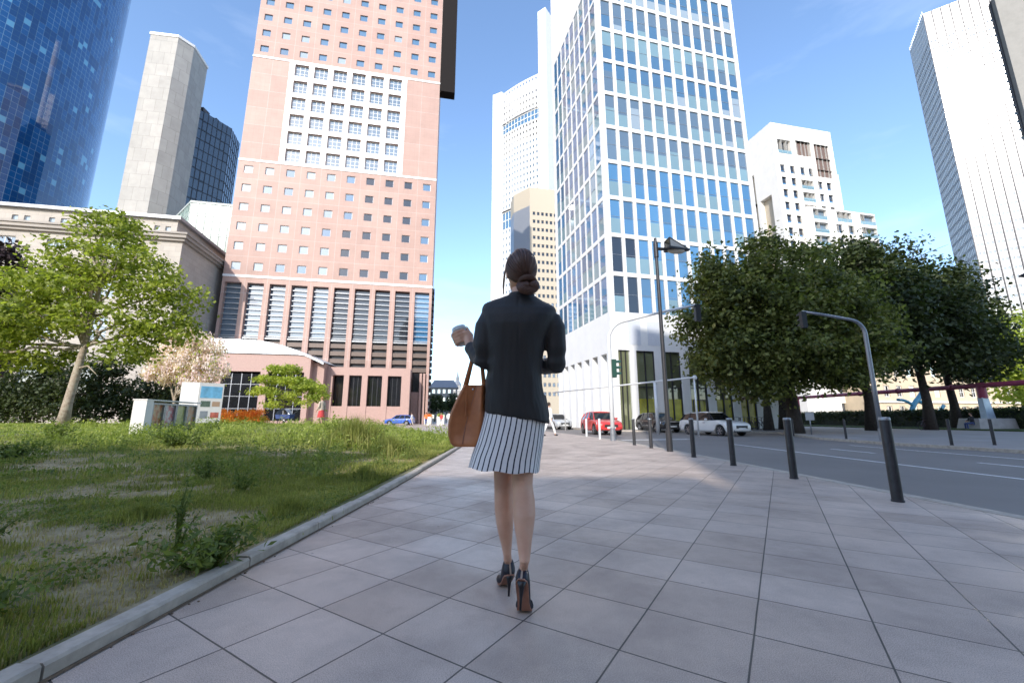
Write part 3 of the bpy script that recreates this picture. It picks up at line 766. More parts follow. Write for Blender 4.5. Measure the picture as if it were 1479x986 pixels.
for a_ in ((2,6),(4,8),(-4,3)): x, y = pt(*a_); q.tube([(x,y,H-.6),(x,y,H+5)], .15, 6)
q.build('antenna', M_['frame_grey'], ww)
wins.sort(key=lambda d: -d['z']-d['O'][2]); windows(ww, wins, 100, sub=False)

# ---------------------------------------------------------------- stepped white apartment tower on the right
SC = Vector((63,88,0)); SR = math.atan2(3.6,17.3)
st = thing('stepped_white_tower', 'stepped cream apartment tower with loggias rising above the dark trees', 'apartment tower', SC, SR)
U = Vector((cos(SR),sin(SR),0)); NN = Vector((-sin(SR),cos(SR),0))
def fuv(px, py, off=0.):
    p = on_plane(px, py, SC+NN*off, NN)-SC; return p.dot(U), p.z
def zr2(x0, y0, x1, y1, off=0.):   # zoomed crop pixels to (u0,u1,z0,z1)
    k = .1927; a = fuv(1075+x0*k, 170+y0*k, off); b = fuv(1075+x1*k, 170+y1*k, off); return a[0], b[0], b[1], a[1]
def irregular(mb, O, Uv, Nv, W, z0, z1, rects, depth):
    us = sorted({0., W}|{round(r[0],3) for r in rects}|{round(r[1],3) for r in rects}); zs = sorted({z0, z1}|{round(r[2],3) for r in rects}|{round(r[3],3) for r in rects})
    holes = set()
    for r in rects:
        for i in range(len(us)-1):
            for j in range(len(zs)-1):
                if round(r[0],3) <= us[i] < round(r[1],3) and round(r[2],3) <= zs[j] < round(r[3],3): holes.add((i,j))
    facade(mb, O, Uv, Nv, us, zs, holes, depth)
W1 = fuv(1199,193)[0]; Z1 = 72.0
fl = lambda f: 38.5+3.25*f
cu = [1.6,4.3,7.2,9.9]; small = []; logg = []; shade_ = []
cols = [1.15,4.05,7.1,9.9,12.3,14.9]
for f in range(0, 8):
    for c, u in enumerate((1.2,4.0,11.6,14.2)):
        if f in (0,1) and u > 10: continue
        if f == 7: continue
        small.append((u, u+1.35, fl(f)+.75, fl(f)+2.85))
    if f < 7: logg.append((6.7,10.3,fl(f)+.35,fl(f)+2.75)) if f < 6 else small.extend([(7.0,8.3,fl(f)+.75,fl(f)+2.85),(9.4,10.7,fl(f)+.75,fl(f)+2.85)])
small = [r for r in small if not (r[2] > fl(6) and r[0] > 11)]
logg.append((1.3,5.2,fl(8)-.6,fl(8)+3.2)); shade_ = [(6.6,11.0,fl(8)-.5,fl(8)+3.6),(12.0,16.4,fl(6)+.9,fl(8)+3.4)]
w = MB(); irregular(w, (0,0,0), (1,0), (0,1), W1, 0, Z1, small+shade_, .35)
w2 = MB()
# loggias get deeper recesses: separate sheet pieces are merged by cutting them from the same wall
w = MB(); irregular(w, (0,0,0), (1,0), (0,1), W1, 0, Z1, small+shade_+logg, .9)
w.face([(W1,0,0),(W1,16,0),(W1,16,Z1),(W1,0,Z1)]); w.face([(0,16,0),(W1,16,0),(W1,16,Z1),(0,16,Z1)]); w.face([(0,0,Z1),(W1,0,Z1),(W1,16,Z1),(0,16,Z1)])
# left face with two tall slanted niches
LF = 7.2
irregular(w, (0,0,0), (0,1), (1,0), 16, 0, Z1, [(2.2,5.6,30,54),(6.6,8.0,44,62)], 1.1)
w.build('wall', M_['white_render'], st)
w = MB(); w.box((W1+.002,1.5,0), (W1+2.4,15,61.5)); w.build('stair_shaft', M_['white_render'], st)
PW2 = fuv(1247,307,-1.5)[0]
plog = []; pwin = []
for f in range(0, 4):
    z = 36.4+3.3*f
    if f < 4:
        plog += [(1.4+.0,5.4,z+.3,z+2.9),(15.0,19.6,z+.3,z+2.9)]
        if f == 3: plog.append((8.2,12.6,z+.3,z+2.9))
        else: pwin += [(7.6,9.4,z+.7,z+2.9),(11.0,12.8,z+.7,z+2.9)]
px0 = 5.6
gw = [(1.5+4.2*k,2.9+4.2*k,zz,zz+3.2) for k in range(4) for zz in (1.0,5.6,10.2)]
w = MB(); irregular(w, (px0,-1.5,0), (1,0), (0,1), PW2-px0, 0, 49.6, plog+pwin+gw, .8)
w.face([(px0,-1.5,0),(px0,0,0),(px0,0,49.6),(px0,-1.5,49.6)]); w.face([(PW2,-1.5,0),(PW2,12,0),(PW2,12,49.6),(PW2,-1.5,49.6)]); w.face([(px0,-1.5,49.6),(PW2,-1.5,49.6),(PW2,12,49.6),(px0,12,49.6)])
w.build('podium_wall', M_['white_render'], st)
def rwins(rects, O, d, panes, fw=.08, mull=0, frame='frame_grey'):
    return [dict(O=O, U=(1,0), N=(0,1), u=r[0], z=r[2], w=r[1]-r[0], h=r[3]-r[2], d=d, fw=fw, mull=mull, trans=0, split=.28 if len(panes) > 1 else 0, frame=M_[frame], panes=panes) for r in rects]
pm('brown_screen', (.13,.085,.07), .6, var=.2, scale=3)
wl = rwins(small, (0,0,0), .25, [M_['glass_dark'], M_['glass_sky']])+rwins(logg, (0,0,0), .85, [M_['glass_dark'], M_['glass_sky']], mull=2)+rwins(shade_, (0,0,0), .3, [M_['brown_screen']])
wl += rwins(plog, (px0,-1.5,0), .75, [M_['glass_steel'], M_['glass_sky']], mull=2)+rwins(pwin+gw, (px0,-1.5,0), .3, [M_['glass_dark'], M_['glass_blue']], mull=1)
windows(st, wl, 100)
for r in logg: q = MB(); q.box((r[0],.05,r[2]), (r[1],.09,r[2]+.95)); q.build('balustrade', M_['glass_mint'], st)
for r in plog: q = MB(); q.box((px0+r[0],-1.45,r[2]), (px0+r[1],-1.41,r[2]+.95)); q.build('balustrade', M_['glass_mint'], st)
q = MB(); q.face([(1.08,2.2,30),(1.08,5.6,30),(1.08,5.6,54),(1.08,2.2,54)]); q.face([(1.08,6.6,44),(1.08,8,44),(1.08,8,62),(1.08,6.6,62)]); q.build('niche_wall', M_['beige_panel'], st)

# ---------------------------------------------------------------- silver tower, far right
EO = Vector((181,150,0)); ER = math.atan2(cos(R(123)), sin(R(123)))
sv = thing('silver_tower', 'silver metal tower with vertical fins glinting in the sun at the right edge', 'office tower', EO, ER)
t = NT('silver_metal'); co = t.coord(); t.base(t.ramp(t.noise(co, .25, 4), [(.3,(.24,.24,.245)),(.7,(.31,.31,.31))])); t.set(Metallic=1., Roughness=.17)
w = MB(); NF = 43; us, iu = [0.], []
for k in range(7):
    for c in range(2): a = k*2.75+.45+c*1.12; us += [a, a+.8]; iu.append(len(us)-2)
us.append(19.4); zs, iz = grid_breaks(8, 3.6, NF, 1.3, 2.5, 176)
rows = [j for n, j in enumerate(iz) if n % 1 == 0]
facade(w, (0,0,0), (1,0), (0,1), us, zs, {(i,j) for i in iu for j in iz}, .2)
w2us, iw2 = grid_breaks(.3, 1.5, 14, .2, 1.3, 22)
facade(w, (0,0,0), (0,1), (1,0), w2us, zs, {(i,j) for i in iw2 for j in iz}, .15, 1, 1)
w.face([(19.4,0,0),(19.4,22,0),(19.4,22,176),(19.4,0,176)]); w.face([(0,22,0),(19.4,22,0),(19.4,22,176),(0,22,176)]); w.face([(0,0,176),(19.4,0,176),(19.4,22,176),(0,22,176)])
w.build('wall', [M_['silver_metal'], M_['white_panel']], sv)
q = MB()
for k in range(8): q.box((k*2.75-.16,-.30,0), (k*2.75+.16,-.002,175.8))
q.build('fin', M_['frame_dark'], sv); q = MB()
for k in range(15): q.box((-.16,.22+k*1.5,0), (-.002,.30+k*1.5,177.5))
q.build('fin', M_['frame_grey'], sv)
wins = lattice((0,0,0), (1,0), (0,1), [k*2.75+.45+c*1.12 for k in range(7) for c in range(2)], [8+3.6*j+1.3 for j in range(NF)], .8, 1.2, .12, fw=.05, mull=0, trans=0, split=0, frame=M_['frame_grey'], panes=[M_['glass_steel']])
wins += lattice((0,0,0), (0,1), (1,0), [.3+1.5*k+.2 for k in range(14)], [8+3.6*j+1.3 for j in range(NF)], 1.1, 1.2, .1, fw=.05, mull=0, trans=0, split=0, frame=M_['frame_grey'], panes=[M_['glass_pale']])
windows(sv, wins, 100, sub=False)
q = MB(); q.box((19.45,-3,0), (40,16,170)); q.build('concrete_core', M_['concrete_panel'], sv)
q = MB(); q.box((19.45,1,170.02), (27,12,173)); q.build('rooftop_plant', M_['white_panel'], sv)

# ---------------------------------------------------------------- ornate beige building behind the trees, distant street end
ob = thing('beige_town_house', 'beige plaster town house with pale framed windows glimpsed between the dark tree trunks', 'building', (72,84,0), math.atan2(1,6))
pm('beige_plaster', (.52,.42,.29), .8, var=.1, scale=.6)
us, iu = grid_breaks(.8, 3.2, 12, .9, 2.3, 40); zs, iz = grid_breaks(0, 4.2, 5, 1.2, 3.5, 22)
w = MB(); facade(w, (0,0,0), (1,0), (0,1), us, zs, {(i,j) for i in iu for j in iz}, .3); w.face([(0,0,0),(0,14,0),(0,14,22),(0,0,22)]); w.face([(40,0,0),(40,14,0),(40,14,22),(40,0,22)]); w.build('wall', M_['beige_plaster'], ob)
q = MB(); q.box((-.5,-.7,22.002), (40.5,14,22.7)); q.box((-.3,-.4,4.2), (40.3,-.002,4.5)); q.build('cornice', M_['white_trim'], ob)
q = MB(); q.hexa([(0,0,22.7),(40,0,22.7),(40,14,22.7),(0,14,22.7),(2,4,26),(38,4,26),(38,10,26),(2,10,26)]); q.build('roof', M_['frame_dark'], ob)
windows(ob, lattice((0,0,0), (1,0), (0,1), [.8+3.2*k+.9 for k in range(12)], [4.2*j+1.2 for j in range(5)], 1.4, 2.3, .2, fw=.12, mull=1, trans=1, split=0, frame=M_['white_trim'], panes=[M_['glass_pale']]), 100, sub=False)
db = thing('grey_corner_house', 'old grey corner house with a dark roof at the far end of the street', 'building', (-33.5,168,0), R(8))
pm('old_grey_stone', (.36,.35,.33), .9, var=.12, scale=.5)
us, iu = grid_breaks(.4, 2.1, 5, .5, 1.6, 11); zs, iz = grid_breaks(0, 3.4, 4, 1, 2.8, 13.6)
w = MB(); facade(w, (0,0,0), (1,0), (0,1), us, zs, {(i,j) for i in iu for j in iz}, .3); w.face([(11,0,0),(11,12,0),(11,12,13.6),(11,0,13.6)]); w.build('wall', M_['old_grey_stone'], db)
q = MB(); q.hexa([(-.5,-.6,13.6),(11.5,-.6,13.6),(11.5,12,13.6),(-.5,12,13.6),(1.5,1.5,16.8),(9.5,1.5,16.8),(9.5,9,16.8),(1.5,9,16.8)]); q.build('roof', M_['frame_grey'], db)
windows(db, lattice((0,0,0), (1,0), (0,1), [.4+2.1*k+.5 for k in range(5)], [3.4*j+1 for j in range(4)], 1.1, 1.8, .2, fw=.1, mull=0, trans=0, split=0, frame=M_['white_trim'], panes=[M_['glass_dark']]), 100, sub=False)
ch = thing('church_tower', 'slender pale church tower with a dark lantern roof on the horizon', 'church tower', (-40,300,0))
q = MB(); q.prism([(-3,-3),(3,-3),(3,3),(-3,3)], 0, 21); q.prism([(-2.3,-2.3),(2.3,-2.3),(2.3,2.3),(-2.3,2.3)], 21.6, 25); q.build('shaft', M_['old_grey_stone'], ch)
q = MB(); q.box((-3.4,-3.4,21), (3.4,3.4,21.6)); q.build('cornice', M_['white_trim'], ch)
q = MB(); q.loft([[(r*cos(k*PI/4), r*sin(k*PI/4), z) for k in range(8)] for r, z in ((3,25),(2.4,27),(1.2,28.5),(1.3,30.5),(.9,32),(.1,36))]); q.build('spire', M_['frame_grey'], ch)

# ---------------------------------------------------------------- city blocks behind the viewer: they cast the shade lying over the foreground
rr = random.Random(8)
pm('rear_stone', (.34,.31,.28), .8, var=.1, scale=.3)
def rear(name, label, x0, x1, y1, H, pitch):
    o = thing(name, label, 'office building', (x0,y1,0)); W = x1-x0; n = int(W/pitch); nf = int((H-5)/3.6)
    us, iu = grid_breaks((W-n*pitch)/2, pitch, n, pitch*.25, pitch*.75, W); zs, iz = grid_breaks(4, 3.6, nf, .9, 2.8, H)
    w = MB(); facade(w, (0,0,0), (1,0), (0,-1), us, zs, {(i,j) for i in iu for j in iz}, .3)
    for a, b_ in (((0,0),(0,-26)), ((0,-26),(W,-26)), ((W,-26),(W,0))): w.face([(*a,0),(*b_,0),(*b_,H),(*a,H)])
    w.face([(0,0,H),(W,0,H),(W,-26,H),(0,-26,H)]); w.build('wall', M_['rear_stone'], o)
    q = MB()
    for i in range(n):
        for j in range(nf):
            u = (W-n*pitch)/2+i*pitch+pitch*.25; z = 4+3.6*j+.9
            q.face([(u,-.25,z),(u+pitch*.5,-.25,z),(u+pitch*.5,-.25,z+1.9),(u,-.25,z+1.9)])
    stuff(q.build('window', M_['glass_steel'], o))
rear('rear_office_block', 'long low office block standing behind the viewer outside the picture', -75, -13.2, REAR_Y, REAR_H, 3.0)
rear('rear_office_block', 'short lower wing added unseen behind the viewer, letting sun reach the pavement', -13.0, -6.9, REAR_Y-.5, REAR_H-1.7, 3.0)  # added lower wing: lets direct sun stand in for reflected light on pavement
rear('rear_office_tower', 'taller office block standing behind the viewer to the right outside the picture', -6.7, 58, REAR_Y-1, REAR_H2, 2.7)
# ---------------------------------------------------------------- foliage materials
def leafmat(name, dark, light, trans=.35, rough=.55, extra=None):
    t = NT(name); geo = t.n.new('ShaderNodeNewGeometry'); co = t.coord()
    f = t.math('ADD', t.math('MULTIPLY', geo.outputs['Random Per Island'], .45), t.math('MULTIPLY', t.ramp(t.noise(co, .8, 4), [(.34,0.),(.66,1.)]), .5))  # clump-scale noise puts lit and shaded leaf clumps into the colour
    st = [(.15, dark), (.8, light)] if not extra else [(.15, dark), (.7, light), (.95, extra)]
    c = t.ramp(f, st); t.base(c); t.set(Roughness=rough, IOR=1.4)
    tr = t.n.new('ShaderNodeBsdfTranslucent'); mx = t.n.new('ShaderNodeMixShader'); mx.inputs[0].default_value = trans
    br = t.mix(1, c, (1.5,1.6,.7), 'MULTIPLY'); t.link(br, tr.inputs[0])
    t.link(t.b.outputs[0], mx.inputs[1]); t.link(tr.outputs[0], mx.inputs[2]); t.link(mx.outputs[0], t.out.inputs[0])
    return t.m
leafmat('leaf_bright', (.10,.135,.018), (.38,.42,.075), .45)
leafmat('leaf_spring', (.17,.23,.03), (.48,.52,.10), .45)
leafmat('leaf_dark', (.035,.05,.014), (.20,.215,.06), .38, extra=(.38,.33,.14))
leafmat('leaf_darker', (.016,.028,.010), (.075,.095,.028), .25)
leafmat('leaf_copper', (.012,.009,.010), (.05,.03,.032), .15)
leafmat('leaf_hedge', (.018,.032,.008), (.06,.085,.02), .2)
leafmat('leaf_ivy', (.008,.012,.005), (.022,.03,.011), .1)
leafmat('blossom', (.60,.45,.47), (.90,.80,.79), .3)
leafmat('flower_orange', (.70,.16,.03), (.85,.42,.08), .4)
leafmat('flower_yellow', (.55,.35,.04), (.75,.6,.1), .3)
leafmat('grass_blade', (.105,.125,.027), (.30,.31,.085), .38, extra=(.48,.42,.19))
leafmat('grass_lit', (.14,.19,.03), (.36,.41,.10), .4, extra=(.5,.48,.2))  # sunlit copy of the grass, brightness of the sun put into its colour
leafmat('weed_leaf', (.07,.105,.022), (.22,.27,.07), .4)
leafmat('dry_grass', (.27,.215,.10), (.47,.39,.20), .3)
t = NT('bark'); co = t.coord(); wv = t.noise(co, 3, 6, .7)
t.base(t.ramp(t.noise(co, 7, 8, .75), [(.3,(.05,.04,.03)),(.5,(.14,.115,.09)),(.7,(.24,.21,.16))])); t.set(Roughness=.9); t.bump(t.noise(co, 26, 5), .8, .03)
t = NT('bark_pale'); co = t.coord()
t.base(t.ramp(t.noise(co, 6, 7, .8), [(.3,(.14,.10,.075)),(.5,(.36,.29,.22)),(.65,(.44,.42,.33))])); t.set(Roughness=.9); t.bump(t.noise(co, 30, 5), .6, .02)
t = NT('bark_dark'); co = t.coord()
t.base(t.ramp(t.noise(co, 7, 7, .8), [(.3,(.02,.016,.013)),(.7,(.075,.06,.048))])); t.set(Roughness=.95); t.bump(t.noise(co, 22, 5), .8, .03)

def leaves(centers, per, spread, size, rng, up=.5, aspect=.62, flat=.8, droop=0.):
    n = len(centers)*per
    c = np.repeat(np.asarray(centers, float), per, 0)
    off = rng.normal(size=(n,3))*np.array([1,1,flat])*np.repeat(np.broadcast_to(np.asarray(spread, float), (len(centers),)), per)[:,None]
    c = c+off
    nr = rng.normal(size=(n,3)); nr[:,2] += up*2; nr += off/np.maximum(np.linalg.norm(off,axis=1,keepdims=True),1e-6)*.8
    nr /= np.linalg.norm(nr,axis=1,keepdims=True)
    t = rng.normal(size=(n,3)); t[:,2] -= droop; t -= nr*(t*nr).sum(1,keepdims=True); t /= np.linalg.norm(t,axis=1,keepdims=True)
    b = np.cross(nr, t); s = size*rng.uniform(.6,1.35,size=(n,1))
    q = np.stack([c-t*s, c-t*s*.1+b*s*aspect+nr*s*.12, c+t*s, c-t*s*.1-b*s*aspect+nr*s*.12], 1)
    return q.reshape(-1,3)
def lobe_centers(lobes, n, rng, shell=.55, gap=.25, seed=0, zmin=None):
    w = np.array([l[3]*l[4]*l[5] for l in lobes])**.72; w /= w.sum(); out = []
    while len(out) < n:
        l = lobes[rng.choice(len(lobes), p=w)]
        d = rng.normal(size=3); d /= np.linalg.norm(d); r = (shell+(1-shell)*rng.random())**.6 if rng.random() < .8 else rng.random()
        p = np.array(l[:3])+d*r*np.array(l[3:6])
        if zmin is not None and p[2] < zmin: continue
        k = vnoise(np.array([p[0]*1.1+p[2]*.8]), np.array([p[1]*1.1-p[2]*.9]), seed)[0]
        if k < -gap*1.2 and rng.random() < .85: continue
        out.append(p)
    return np.array(out)
def wig(a, b, n, amp, rnd):
    a, b = Vector(a), Vector(b); L = (b-a).length
    return [a.lerp(b, i/n)+Vector((rnd.uniform(-1,1),rnd.uniform(-1,1),rnd.uniform(-.5,.5)))*amp*L*(0 if i in (0,) else 1) for i in range(n+1)]
def trunk(path, r0, r1, limbs, rnd, lobes=None, nlimb=10, lr=.35):
    m = MB(); n = len(path); rad = [r0+(r1-r0)*i/(n-1) for i in range(n)]; rad[0] *= 1.35
    m.tube(path, rad, 12)
    if lobes:
        for k in range(nlimb):
            l = lobes[k % len(lobes)]; i = rnd.randrange(max(1,n//2), n); a = Vector(path[i])
            e = Vector((l[0]+rnd.uniform(-.5,.5)*l[3], l[1]+rnd.uniform(-.5,.5)*l[4], l[2]+rnd.uniform(-.2,.6)*l[5]))
            ps = wig(a, e, 5, .05, rnd); m.tube(ps, [rad[i]*.62*(1-.85*j/5)+.008 for j in range(6)], 7)
            for q in range(3):
                b = ps[rnd.randrange(2,5)]; e2 = b+Vector((rnd.uniform(-1,1)*l[3]*.6, rnd.uniform(-1,1)*l[4]*.6, rnd.uniform(0,.6)*l[5])); m.tube(wig(b, e2, 3, .06, rnd), [rad[i]*.22*(1-.8*j/3)+.004 for j in range(4)], 5)
    for ps, r in limbs: m.tube(ps, [r*(1-.75*j/(len(ps)-1)) for j in range(len(ps))], 8)
    return m
def tree(name, label, loc, path, r0, lobes, nclump, per, spread, size, leaf, bark, group=None, seed=1, limbs=(), cat='tree', gap=.25, zmin=None, nlimb=10, up=.5, droop=0., shell=.55, extra=None, flat=.8):
    o = thing(name, label, cat, loc, 0, group); rnd = random.Random(seed); rng = np.random.default_rng(seed)
    c = lobe_centers(lobes, nclump, rng, shell, gap, seed, zmin)
    np_mesh('crown', leaves(c, per, spread, size, rng, up, droop=droop, flat=flat), 4, MATS[leaf], o)
    if extra:
        pc, pn, psz, pm_ = extra; c2 = lobe_centers(lobes, pc, rng, .8, gap, seed+1, zmin)
        np_mesh('blossom', leaves(c2, pn, spread*.55, psz, rng, .2, .7, droop=1.), 4, MATS[pm_], o)
    trunk(path, r0, r0*.35, limbs, rnd, lobes, nlimb).build('trunk', MATS[bark], o, smooth=True)
    return o
# -- big maple on the lawn, left
tx, ty_ = -21.8, 20.2; tz = float(lawn_z(tx, ty_))
def L(x, y, z, rx, ry=None, rz=None): return (x, y, z, rx, ry or rx, rz or rx*.7)
tree('maple_tree', 'large bright green maple with a pale leaning trunk on the lawn', (tx,ty_,tz),
     [(0,0,-.15),(.06,0,1.2),(.14,.05,2.6),(.22,.1,4),(.3,.1,5.6),(.45,.1,7.6),(.5,0,9)], .21,
     [(x*1.06-.55,y,z*1.12,a*1.12,b*1.12,c*1.12) for x,y,z,a,b,c in [L(1.0,0,8.9,1.5,1.6,1.1),L(-.5,.2,7.6,1.7,1.8,1.0),L(2.6,-.2,7.3,1.6,1.7,1.0),L(-2.2,.3,6.2,1.9,1.9,1.0),L(1.0,-.6,6.2,1.9,1.7,1.0),L(4.0,.2,5.9,1.6,1.6,.9),L(-3.6,.0,4.6,1.8,1.9,.9),L(-1.2,-.8,4.6,1.8,1.6,.9),L(2.4,-.6,4.6,1.9,1.6,.8),L(-3.0,-.6,3.2,1.7,1.5,.7),L(-5.2,.3,3.6,1.6,1.7,.9),L(4.5,0,4.4,1.2,1.4,.7),L(3.2,-.4,3.2,1.0,1.2,.5),L(-1.0,.4,3.1,1.2,1.2,.5)]],
     800, 27, .29, .112, 'leaf_bright', 'bark_pale', seed=3, gap=.3, nlimb=22, limbs=[([(.16,.05,2.9),(.9,-.2,3.0),(1.7,-.5,2.55)], .06)], shell=.5, flat=.5)
# -- pink blossom tree
bx, by = -29.6, 36.0; bz = .1
bt_ = tree('blossom_tree', 'small spreading tree in pale pink blossom behind the information pylon', (bx,by,bz),
     [(0,0,-.1),(.1,0,.9),(.15,0,1.7),(.3,.1,2.6),(.5,.2,3.6)], .15,
     [L(.4,0,4.9,1.7,1.7,.7),L(2.3,-.2,4.5,1.6,1.6,.7),L(-1.3,0,3.9,1.4,1.5,.6),L(3.2,-.3,3.3,1.3,1.4,.6),L(1.2,-.6,3.6,1.6,1.5,.6),L(-.8,-.5,3.0,1.3,1.2,.5),L(2.4,-.7,2.6,1.1,1.1,.4)],
     60, 14, .3, .10, 'leaf_spring', 'bark_pale', seed=8, nlimb=14, extra=(560, 26, .085, 'blossom'), limbs=[([(.1,0,1.5),(-.5,.1,2.4),(-1.2,.1,3.4)], .09),([(.12,0,1.6),(.9,.1,2.4),(1.8,.1,3.6)], .09)])
bt_.scale = (1.0,1.0,1.55)
# -- small layered tree before the pavilion
sx, sy = -21.4, 39.0
tree('layered_tree', 'small spring green tree with layered branches in front of the curved roof pavilion', (sx,sy,.1),
     [(0,0,-.1),(.05,0,.9),(-.1,0,1.8),(.1,0,3),(.0,0,4.4)], .10,
     [L(-.4,0,5.4,1.3,1.3,.45),L(-1.4,0,4.4,1.6,1.5,.4),L(.9,0,4.2,1.7,1.5,.4),L(2.3,-.2,3.6,1.5,1.4,.4),L(-2.0,-.2,3.3,1.5,1.4,.35),L(.2,-.5,3.0,1.7,1.3,.4),L(1.8,-.4,2.3,1.5,1.3,.35),L(-1.0,-.4,2.1,1.4,1.2,.3),L(3.0,0,2.8,1.0,1.0,.3)],
     330, 22, .26, .12, 'leaf_spring', 'bark', seed=5, gap=.1, nlimb=14, flat=.4)
# -- dark planting behind the lawn on the left
tree('copper_beech', 'dark purple leaved beech at the left edge behind the maple', (-41,30,.4), [(0,0,0),(.1,0,3),(.2,.1,7),(.3,0,11)], .4,
     [L(0,0,11.5,2.6,2.6,2.6),L(-2,0,9,3,3,2.4),L(1.6,0,8.6,2.4,2.6,2.4),L(-2,-.5,6,3,2.6,2),L(1.2,-.6,5.6,2.4,2,2)], 420, 26, .5, .22, 'leaf_copper', 'bark_dark', seed=12, gap=.3)
for k, (x, y, s, lb) in enumerate(((-56,43,1.15,'broad dark evergreen leftmost behind the lawn below the purple beech'),(-49.5,42.5,1.0,'broad dark evergreen behind the maple trunk'),(-43,42,1.05,'broad dark evergreen between maple and blossom tree'),(-36.5,42.5,.85,'low dark evergreen beside the pavilion wall'))):
    tree('dark_evergreen', lb, (x,y,.1), [(0,0,0),(.1,0,1.6),(.1,.1,3.4),(.2,0,5)], .22,
         [L(0,0,4.2*s,3.3,2.4,2.0*s),L(-2.2,-.3,2.6*s,2.4,2,1.8*s),L(2.2,-.3,2.5*s,2.4,2,1.8*s),L(0,-.8,1.4*s,2.8,1.5,1.3*s),L(1.0,.2,6*s,1.8,1.7,1.3*s)], 330, 24, .36, .16, 'leaf_darker', 'bark_dark', 'dark evergreens behind the lawn', seed=20+k, gap=.4, zmin=.1)  # near-black leaf colour carries the shade lying under the trees
# -- trees across the road, right
tree('chestnut_tree', 'broad dark green chestnut beyond the road with a thick dark trunk, nearest to the traffic', (17.6,26,0),
     [(0,0,-.1),(.05,0,1.2),(.0,0,2.6),(-.2,0,4.5),(-.3,0,7),(-.2,0,9.5)], .42,
     [L(-2.6,0,9.6,2.6,2.6,2.0),L(.6,.3,10.2,2.8,2.8,1.9),L(3.2,.3,8.4,2.8,2.8,2.2),L(-4.0,-.3,7.4,2.4,2.6,2.2),L(-1.0,-1.4,7.6,2.8,2.2,2.2),L(1.9,-1.4,6.6,2.8,2.2,2.1),L(-3.6,-.8,5.0,2.2,2.2,1.7),L(-.6,-1.6,4.9,2.6,2.0,1.6),L(2.8,-.9,4.6,2.6,2.2,1.6),L(4.8,.3,5.6,2.0,2.2,1.8),L(-4.6,-.2,4.4,1.3,1.6,1.0),L(-1.4,-.9,3.0,1.7,1.5,.9),L(1.8,-1.0,3.9,1.9,1.5,.9),L(-5.6,-.3,6.2,1.1,1.2,1.0),L(5.6,0,7.6,1.2,1.3,1.2),L(-3.9,-.2,11.0,1.0,1.1,.9),L(2.6,0,11.6,1.1,1.2,.9),L(-.6,0,12.2,1.0,1.1,.8),L(-5.2,-.2,9.0,.9,1.0,.9),L(-3.2,-.6,3.2,1.5,1.4,.9),L(4.6,-.2,4.4,1.8,1.6,1.1)],
     620, 92, .52, .135, 'leaf_dark', 'bark_dark', 'dark trees across the road', flat=.6, seed=31, gap=.42, nlimb=26)
tree('chestnut_tree', 'dark tree with a slimmer trunk just left of the thick chestnut trunk', (20.0,32.5,0), [(0,0,-.1),(.05,0,2),(.1,0,4),(.0,0,7)], .3,
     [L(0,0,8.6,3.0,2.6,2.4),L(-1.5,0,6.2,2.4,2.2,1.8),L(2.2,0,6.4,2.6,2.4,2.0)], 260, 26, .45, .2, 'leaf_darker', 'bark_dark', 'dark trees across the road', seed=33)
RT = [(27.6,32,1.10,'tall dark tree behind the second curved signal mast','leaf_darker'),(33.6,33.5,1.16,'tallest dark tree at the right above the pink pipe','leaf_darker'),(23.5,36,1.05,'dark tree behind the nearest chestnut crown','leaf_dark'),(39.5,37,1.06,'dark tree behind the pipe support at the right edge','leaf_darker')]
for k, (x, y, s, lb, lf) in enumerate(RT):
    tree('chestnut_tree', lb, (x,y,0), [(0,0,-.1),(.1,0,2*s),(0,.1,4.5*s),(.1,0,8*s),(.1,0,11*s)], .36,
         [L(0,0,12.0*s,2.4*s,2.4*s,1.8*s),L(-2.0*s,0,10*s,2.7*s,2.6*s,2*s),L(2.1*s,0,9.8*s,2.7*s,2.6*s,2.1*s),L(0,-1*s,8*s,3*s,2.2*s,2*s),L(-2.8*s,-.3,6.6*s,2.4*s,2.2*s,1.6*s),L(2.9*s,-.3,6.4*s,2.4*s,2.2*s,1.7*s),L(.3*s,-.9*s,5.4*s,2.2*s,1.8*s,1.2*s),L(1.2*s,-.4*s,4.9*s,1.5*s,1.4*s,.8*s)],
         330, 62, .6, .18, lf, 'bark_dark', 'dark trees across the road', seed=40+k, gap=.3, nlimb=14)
tree('maple_tree', 'sunlit yellow green tree behind the dark trees at the right edge', (57,46,0), [(0,0,0),(.1,0,3),(.1,0,7)], .3,
     [L(0,0,10,3,3,2.6),L(-2,0,7,3,2.6,2.2),L(2,-.4,6.5,3,2.6,2.2),L(-1,-.8,4,2.6,2,1.6)], 330, 26, .45, .22, 'leaf_spring', 'bark', seed=50, gap=.2)
for k, (x, y, s, lb) in enumerate(((-26,140,1.0,'round tree in front of the grey corner house at the street end'),(-20.5,146,1.1,'round tree at the street end beside the woman\'s bag'))):
    tree('street_tree', lb, (x,y,0), [(0,0,0),(0,0,2.5),(.1,0,6)], .2, [L(0,0,6.5*s,2.6,2.6,2.6*s),L(1.6,0,4.5*s,2.2,2,1.8*s),L(-1.6,0,4.6*s,2.2,2,1.9*s)], 150, 22, .5, .28, 'leaf_hedge', 'bark', 'street end trees', seed=60+k)
